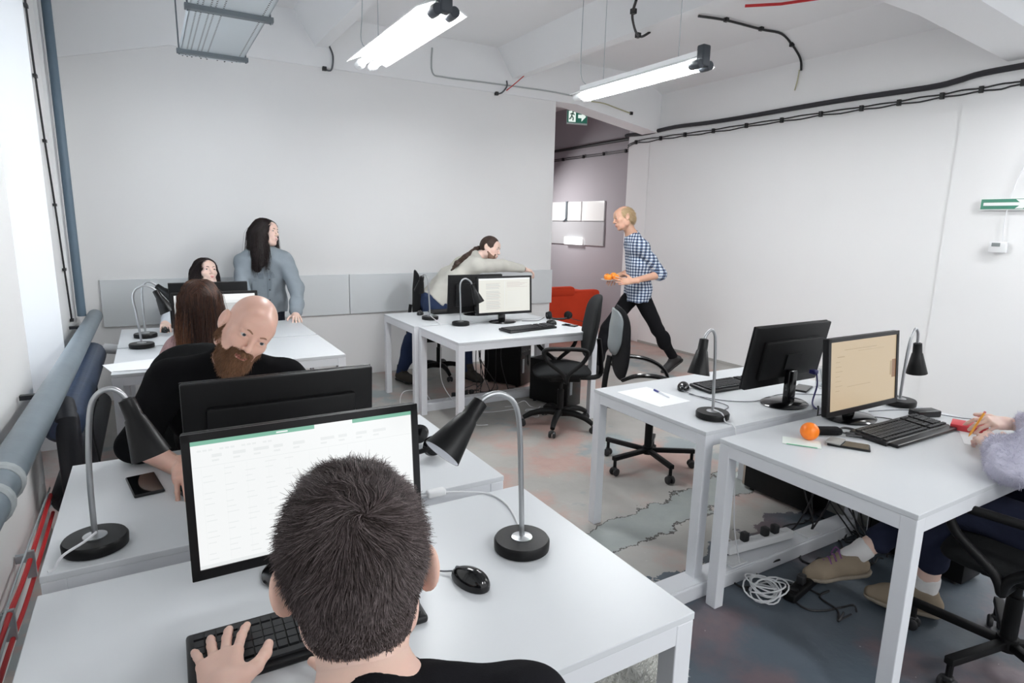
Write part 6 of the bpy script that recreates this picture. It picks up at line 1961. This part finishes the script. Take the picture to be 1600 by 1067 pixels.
def parts_F(root, org, J, M_, hc, tow):
    hp = cranium(0.008)
    cut = [neg(ell((0, 0.105, -0.035), (0.075, 0.078, 0.105), 0.008)), neg(ell((-0.09, 0.01, -0.03), (0.035, 0.035, 0.045), 0.006)), neg(ell((0.09, 0.01, -0.03), (0.035, 0.035, 0.045), 0.006))]
    v, f = nets(hp + cut, 0.004, wrinkle(0.001, 150, 3))
    h_ = mesh_np('hair', [(tow(v), f)], HAIR_F, root, org)
    knot = tow(V(0, -0.105, -0.015))
    tail = [knot, knot + V(-0.06, -0.01, -0.02), V(2.66, 5.42, 1.245), V(2.56, 5.40, 1.185), V(2.50, 5.39, 1.12)]
    tl = []
    for i in range(len(tail) - 1):
        tl.append(cap_(tail[i], tail[i + 1], (0.018, 0.024, 0.027, 0.024)[i], (0.024, 0.027, 0.024, 0.010)[i], 0.02))
    v, f = nets(tl, 0.0045, wrinkle(0.002, 160, 4))
    mesh_np('ponytail', [(v, f)], HAIR_F, h_, org)
    mb = MB()
    r_ = random.Random(4)
    for i in range(160):
        a, b = r_.uniform(0, 6.28), r_.uniform(0.6, 1.0)
        pts = []
        for j_, p in enumerate(tail):
            rr = (0.017, 0.024, 0.027, 0.024, 0.012)[j_] * b
            pts.append(V(p) + V(0.3 * rr * math.cos(a), rr * math.cos(a), rr * math.sin(a)) - org)
        mb.tube(pts, 0.0012, n=4, smooth=3)
    mb.build('ponytail_strands', HAIR_FS, h_, True)
    MB().lathe([(0.014, -0.008), (0.022, -0.006), (0.022, 0.006), (0.014, 0.008)], knot - org + V(-0.02, 0, -0.005), (1, 0, 0.2), 16).build('hair_tie', CABLE, h_, True)
    # short beard
    bp = [cap_((-0.058, 0.012, -0.045), (-0.036, 0.052, -0.088), 0.017, 0.022, 0.03), cap_((0.058, 0.012, -0.045), (0.036, 0.052, -0.088), 0.017, 0.022, 0.03), cap_((-0.034, 0.055, -0.09), (0.034, 0.055, -0.09), 0.025, None, 0.03), ell((0, 0.074, -0.096), (0.022, 0.020, 0.020), 0.02),
          cap_((-0.024, 0.083, -0.047), (0.024, 0.083, -0.047), 0.0105, None, 0.01), cap_((-0.025, 0.078, -0.055), (-0.02, 0.075, -0.085), 0.011, 0.013, 0.01), cap_((0.025, 0.078, -0.055), (0.02, 0.075, -0.085), 0.011, 0.013, 0.01), neg(ell((0, 0.102, -0.0585), (0.02, 0.013, 0.008), 0.003))]
    v, f = nets(bp, 0.004, wrinkle(0.001, 200, 5))
    mesh_np('beard', [(tow(v), f)], mat('short_brown_beard', rgb(112, 84, 70), 0.8, var=0.3, vscale=80), root, org)
    up_ = V(J['chest']) - V(J['pelvis']); up_ /= np.linalg.norm(up_)
    nk = V(J['neck'])
    upn = tow(V(0, -0.022, -0.06)) - nk; upn /= np.linalg.norm(upn)
    pr = torso(J, 0.020, 0.98) + arm(J, 'L', 0.016, 1, 0.9) + arm(J, 'R', 0.016, 1, 0.86, gl=-0.002)
    pr += [cap_(nk - upn * 0.03, nk + upn * 0.01, 0.074, 0.066, 0.02), neg(cap_(nk - upn * 0.02, nk + upn * 0.12, 0.052, 0.056, 0.004)), isect_plane(V(J['pelvis']) + up_ * 0.02, -up_)]
    garment('sweatshirt', pr, CREAM, root, org, 0.008, 0.006, 34, 7)
    pel = V(J['pelvis'])
    tr = [cap_(pel - V(0, 0.07, 0), pel + V(0, 0.07, 0), 0.118, None, 0.05)] + leg(J, 'L', 0.012) + leg(J, 'R', 0.012) + [isect_plane(pel + up_ * 0.07, up_)]
    garment('jeans', tr, DENIM2, root, org, 0.009, 0.004, 34, 8)
    BOOT = mat('dark_grey_suede', rgb(72, 68, 64), 0.9, spec=0.1, bump=0.2, bscale=200)
    shoe(root, org, J['aL'], (0.25, -1, 0), BOOT, BLACKSH, high=0.05, laces=CABLE)
    shoe(root, org, J['aR'], (0.35, -1, 0), BOOT, BLACKSH, high=0.05, laces=CABLE)
    w_ = V(J['wR']); e_ = V(J['eR']); d_ = (w_ - e_) / np.linalg.norm(w_ - e_)
    k_ = MB().lathe([(0.030, -0.011), (0.034, -0.008), (0.034, 0.008), (0.030, 0.011)], w_ - org - d_ * 0.012, d_, 20)
    wt = k_.build('wristwatch', CABLE, root, True)
    MB().rbox(w_ - org - d_ * 0.012 + V(0, -0.033, 0.0), (0.03, 0.008, 0.03), 0.003).build('watch_face', GLOSS, wt, True)
person('man with long brown ponytail in an oatmeal sweatshirt and jeans, stretching his arm out', (2.36, 5.54, 0), JF,
       ((2.965, 5.47, 1.325), R_c * 0.90 - F_ * 0.30 - U_c * 0.30, U_c * 0.95 + R_c * 0.30), SKIN_F, parts_F, head_res=0.004, body_res=0.010, brow=HAIR_F, lips=LIPS, neck_r=0.05,
       hands=[dict(w=(3.35, 5.425, 1.113), d=(1, 0.08, -0.22), pn=(0.1, 0.3, -1), sd=(0, 1, 0.3), curl=(0.30, 0.42, 0.5, 0.6), thumb=0.6), dict(w=(2.95, 5.44, 0.782), d=(0.8, -0.6, -0.03), pn=(0, 0, -1), sd=(0, -1, 0), curl=(0.2, 0.2, 0.2, 0.2))], hand_res=0.003)

# ---------------------------------------------------------------- walking man with oranges
JG = dict(pelvis=(4.375, 4.80, 0.93), chest=(4.36, 4.80, 1.20), neck=(4.275, 4.82, 1.465), sL=(4.25, 4.655, 1.385), sR=(4.42, 4.965, 1.38),
          eL=(4.47, 4.585, 1.10), eR=(4.53, 5.02, 1.12), wL=(4.13, 4.60, 1.045), wR=(4.16, 4.90, 1.06), hL=(4.325, 4.72, 0.90), hR=(4.42, 4.88, 0.90),
          kL=(4.58, 4.68, 0.50), kR=(4.10, 4.93, 0.52), aL=(4.86, 4.70, 0.17), aR=(4.03, 4.98, 0.11))
HAIR_G = mat('thin_blond_hair_base', rgb(196, 170, 134), 0.6, spec=0.2, var=0.25, vscale=60)
HAIR_GS = island_mat('thin_blond_hair', [rgb(168, 140, 104), rgb(200, 174, 136), rgb(222, 202, 168)], 0.45)
PLAID = plaid_mat('navy_white_check')


def parts_G(root, org, J, M_, hc, tow):
    hp = [ell((0, -0.020, 0.030), (0.0775, 0.094, 0.083), 0.02), ell((0, -0.035, -0.015), (0.071, 0.072, 0.070), 0.03)]
    cut = [neg(ell((0, 0.10, 0.0), (0.09, 0.085, 0.16), 0.01)), neg(ell((-0.09, 0.0, -0.03), (0.032, 0.030, 0.05), 0.006)), neg(ell((0.09, 0.0, -0.03), (0.032, 0.030, 0.05), 0.006)), neg(ell((0, -0.09, -0.13), (0.09, 0.08, 0.05), 0.02))]
    v, f = nets(hp + cut, 0.004, wrinkle(0.001, 150, 3))
    h_ = mesh_np('hair', [(tow(v), f)], HAIR_G, root, org)
    n = 3500
    rts = roots_from(v, f, n, 3, lambda c: field(hp, c) > -0.004)
    r_ = np.random.default_rng(2); jit = r_.normal(size=(n, 3)) * 0.2
    sv, sf = strands(rts, hp, lambda P, i: V(0, -0.6, -0.6) + jit, 4, 0.007, 0.0008, 0.003, 0.0009)
    mesh_np('hair_strands', [(tow(sv), sf)], HAIR_GS, h_, org)
    clothes(root, org, J, tow, PLAID, mat('black_trousers', rgb(24, 24, 27), 0.9, spec=0.1), topname='checked_shirt', s=0.95, g=0.018, seed=22, sfr=(0.06, 0.06), hem=V(J['pelvis']) + V(0, 0, -0.12), amp=0.006, res=0.008, sdir=((-0.75, 0.3, -0.62), (-0.9, 0.4, 0)), gl=0.004, gtr=0.010)
    for s_ in 'LR':
        e = V(J['e' + s_]); a = V(J['s' + s_]); w_ = V(J['w' + s_])
        d_ = (w_ - e) / np.linalg.norm(w_ - e)
        v, f = nets([cap_(e - d_ * 0.012, e + d_ * 0.028, 0.060, 0.059, 0.02), neg(cap_(e - d_ * 0.1, e + d_ * 0.1, 0.046, 0.046, 0.003))], 0.006, wrinkle(0.002, 60, 3))
        mesh_np('rolled_cuff', [(v, f)], PLAID, root, org)
    nk = V(J['neck'])
    MB().tube([tuple(nk - org + V(0.055 * math.cos(a), 0.058 * math.sin(a), 0.012 + 0.018 * math.cos(a))) for a in np.linspace(2.2 - PI * 1.2, 2.2 + PI * 0.75, 14)], 0.014, n=8, flat=0.6).build('shirt_collar', PLAID, root, True)
person('walking man with thin blond hair in a navy checked shirt, carrying oranges', (4.335, 4.80, 0), JG,
       ((4.150, 4.83, 1.655), -R_c * 0.94 - F_ * 0.16 - U_c * 0.22, U_c * 1.0 - R_c * 0.12), SKIN_T, parts_G, head_res=0.004, body_res=0.010, brow=HAIR_G, lips=LIPS,
       hands=[dict(w=(4.12, 4.605, 1.04), d=(-0.80, 0.60, -0.06), pn=(0, 0.1, 1), sd=(0.15, 0.3, 0.9), curl=(0.25, 0.25, 0.25, 0.3), thumb=0.2), dict(w=(4.155, 4.90, 1.055), d=(-0.8, -0.5, -0.1), pn=(0, 0, -1), sd=(-0.4, 0.8, 0.2), curl=(0.35, 0.35, 0.35, 0.4))], hand_res=0.003)
o = MB().lathe([(0.0, 0.0), (0.05, 0.0), (0.10, 0.012), (0.101, 0.015), (0.05, 0.004), (0.0, 0.004)], n=36, cap=False).build('plate', WPLAST, None, True, loc=(4.0, 4.80, 1.03))
tag(o, 'white plate held by the walking man', 'plate')
ORG = mat('orange_peel', rgb(255, 150, 48), 0.42, bump=0.3, bscale=220, sss=0.15)
for i, (dx, dy, dz, lb) in enumerate(((-0.045, -0.02, 0.036, 'orange at the left edge of the plate'), (0.025, -0.045, 0.036, 'orange on the plate nearest the walking man\'s near hand'), (-0.01, 0.045, 0.036, 'orange at the back of the plate'), (0.075, 0.05, 0.045, 'single orange under the walking man\'s far hand'))):
    t = thing('orange_fruit', lb, 'orange', (4.0 + dx, 4.80 + dy, 1.03 + dz), 0, 'oranges on the plate')
    MB().sphere((0, 0, 0), 0.036, 24, 16, (1, 1, 0.92)).build('peel', ORG, t, True)
    MB().sphere((0.0, 0, 0.0325), 0.004, 8, 6).build('stem_button', mat('green_stem', rgb(110, 130, 60), 0.6), t, True)

# ---------------------------------------------------------------- person at the right edge
JH = dict(pelvis=(2.74, 0.62, 0.57), chest=(2.76, 0.64, 0.84), neck=(2.77, 0.68, 1.07), sL=(2.60, 0.68, 0.99), sR=(2.94, 0.64, 0.99),
          eL=(2.45, 0.80, 0.815), eR=(3.10, 0.80, 0.83), wL=(2.70, 0.93, 0.79), wR=(3.06, 1.03, 0.79), hL=(2.62, 0.62, 0.55), hR=(2.84, 0.62, 0.55),
          kL=(2.60, 1.04, 0.54), kR=(2.88, 1.06, 0.54), aL=(2.655, 1.075, 0.11), aR=(2.575, 1.345, 0.155))
FLUFF = mat('pale_lilac_fleece', rgb(206, 204, 220), 1.0, spec=0.05, var=0.06, vscale=40, bump=0.6, bscale=120)


def parts_H(root, org, J, M_, hc, tow):
    long_hair(root, org, tow, M_, hc, [cap_((0, -0.06, -0.02), (0, -0.08, -0.2), 0.06, 0.04, 0.06)], ((0, 0.12, -0.035), (0.068, 0.088, 0.115)), HAIR_BR, HAIR_BRS, 1200, 61, res=0.006)
    pr = torso(J, 0.03, 0.95) + arm(J, 'L', 0.026, 1, 0.66, gl=0.002) + arm(J, 'R', 0.024, 1, 0.72)
    pr += [neg(cap_(V(J['neck']), V(J['neck']) + V(0, 0, 0.1), 0.05, 0.06, 0.004)), isect_plane((0, 0, 0.60), (0, 0, -1))]
    v, f = nets(pr, 0.008, wrinkle(0.006, 60, 7))
    v = relax(v, f, 1)
    mesh_np('fleece_jacket', [(v, f)], FLUFF, root, org)
    n = 15000
    rts = roots_from(v, f, n, 8, lambda c: (c[:, 2] < 0.98) & (c[:, 1] > 0.6))
    r_ = np.random.default_rng(3); jit = r_.normal(size=(n, 3)) * 0.9
    sv, sf = strands(rts, pr, lambda P, i: V(0, 0, -0.3) + jit + grad(pr, P) * 0.9, 2, 0.006, 0, 0.002, 0.0009)
    mesh_np('fleece_pile', [(sv, sf)], FLUFF, root, org)['kind'] = 'stuff'
    tr = [cap_(V(J['pelvis']) - V(0.07, 0, 0), V(J['pelvis']) + V(0.07, 0, 0), 0.122, None, 0.05)] + leg(J, 'L', 0.012, 1, 0.03, 0.62) + leg(J, 'R', 0.012, 1, 0.03, 0.74) + [isect_plane((0, 0, 0.70), (0, 0, 1))]
    garment('jeans', tr, DENIM, root, org, 0.008, 0.005, 40, 4)
    SOCK_ = mat('white_ribbed_sock', rgb(232, 230, 228), 0.95, bump=0.4, bscale=300)
    for s_ in 'LR':
        a, k_ = V(J['a' + s_]), V(J['k' + s_]); d_ = (k_ - a) / np.linalg.norm(k_ - a)
        v, f = nets([cap_(a - d_ * 0.02, a + d_ * 0.075, 0.043, 0.045, 0.02), isect_plane(a + d_ * 0.085, d_)], 0.006, wrinkle(0.002, 90, 3))
        mesh_np('sock', [(v, f)], SOCK_, root, org)
    SUEDE = mat('taupe_suede', rgb(150, 136, 118), 0.95, spec=0.08, var=0.1, vscale=25, bump=0.2, bscale=260)
    shoe(root, org, J['aR'], (-0.80, 0.62, -0.22), SUEDE, SOLE, s=1.0, laces=mat('purple_lace', rgb(130, 84, 132), 0.8))
    shoe(root, org, J['aL'], (-0.52, 0.85, 0), SUEDE, SOLE, s=1.0, laces=mat('grey_lace', rgb(90, 84, 88), 0.8))
person('person in pale fluffy fleece and jeans writing with a pencil at the lower right', (2.72, 0.56, 0), JH,
       ((2.76, 0.74, 1.235), (0.1, 1, -0.35), (0, 0.3, 1)), SKIN_F, parts_H, fem=True, scale=0.95, head_res=0.006, body_res=0.010,
       hands=[dict(w=(3.055, 1.035, 0.792), d=(-0.86, 0.42, 0.05), pn=(-0.2, -0.55, -1), sd=(0.1, 1.0, 0.5), curl=(0.42, 0.55, 0.62, 0.7), thumb=0.5, s=0.95), dict(w=(2.70, 0.935, 0.79), d=(0.55, 0.80, 0.05), pn=(0.5, 0.1, -1), sd=(0.9, -0.3, 0.5), curl=(0.40, 0.45, 0.5, 0.55), thumb=0.4, s=0.95)], hand_res=0.0024)
t = thing('pencil', 'orange pencil held in the writing hand', 'pencil', (2.875, 1.10, 0.742))
MB().tube([(0, 0, 0.001), (0.009, -0.002, 0.014), (0.075, -0.012, 0.095)], [0.0008, 0.0045, 0.0045], n=6).build('pencil_shaft', mat('yellow_orange_pencil', rgb(248, 176, 66), 0.4), t)
MB().tube([(0.075, -0.012, 0.095), (0.080, -0.013, 0.101)], 0.0047, n=8).build('eraser', mat('pink_eraser', rgb(220, 130, 130), 0.8), t)
o = MB().rbox((0, 0, 0.014), (0.10, 0.13, 0.026), 0.004).build('red_notebook', mat('red_cover', rgb(208, 62, 70), 0.5), None, True, loc=(2.985, 1.145, T), rz=0.35)
tag(o, 'small red notebook behind the writing hand', 'notebook')
o = MB().box((0, 0, 0.001), (0.21, 0.297, 0.0015)).build('paper_sheet', PAPER, None, loc=(2.93, 0.99, T), rz=0.5)
tag(o, 'white sheet of paper under the writing hand', 'paper')
# fur cover
fp = [ell((0.93, 1.06, 0.47), (0.18, 0.17, 0.05), 0.03), cap_((0.80, 1.0, 0.46), (0.77, 0.93, 0.34), 0.05, 0.04, 0.05)]
v, f = nets(fp, 0.008, wrinkle(0.008, 50, 3))
FUR = mat('white_fur', rgb(232, 232, 228), 0.95, spec=0.1)
st = [x for x in COL.objects if x.name.startswith('fur_stool')][0]
fc = mesh_np('fur_cover', [(v, f)], FUR, st, st.location)
rts = roots_from(v, f, 9000, 5)
r_ = np.random.default_rng(3); jit = r_.normal(size=(9000, 3)) * 0.6
sv, sf = strands(rts, fp, lambda P, i: V(0, 0, -0.2) + jit + grad(fp, P) * 1.0, 3, 0.011, 0, 0.004, 0.0011)
fo = mesh_np('fur_pile', [(sv, sf)], FUR, fc, st.location); fo['kind'] = 'stuff'
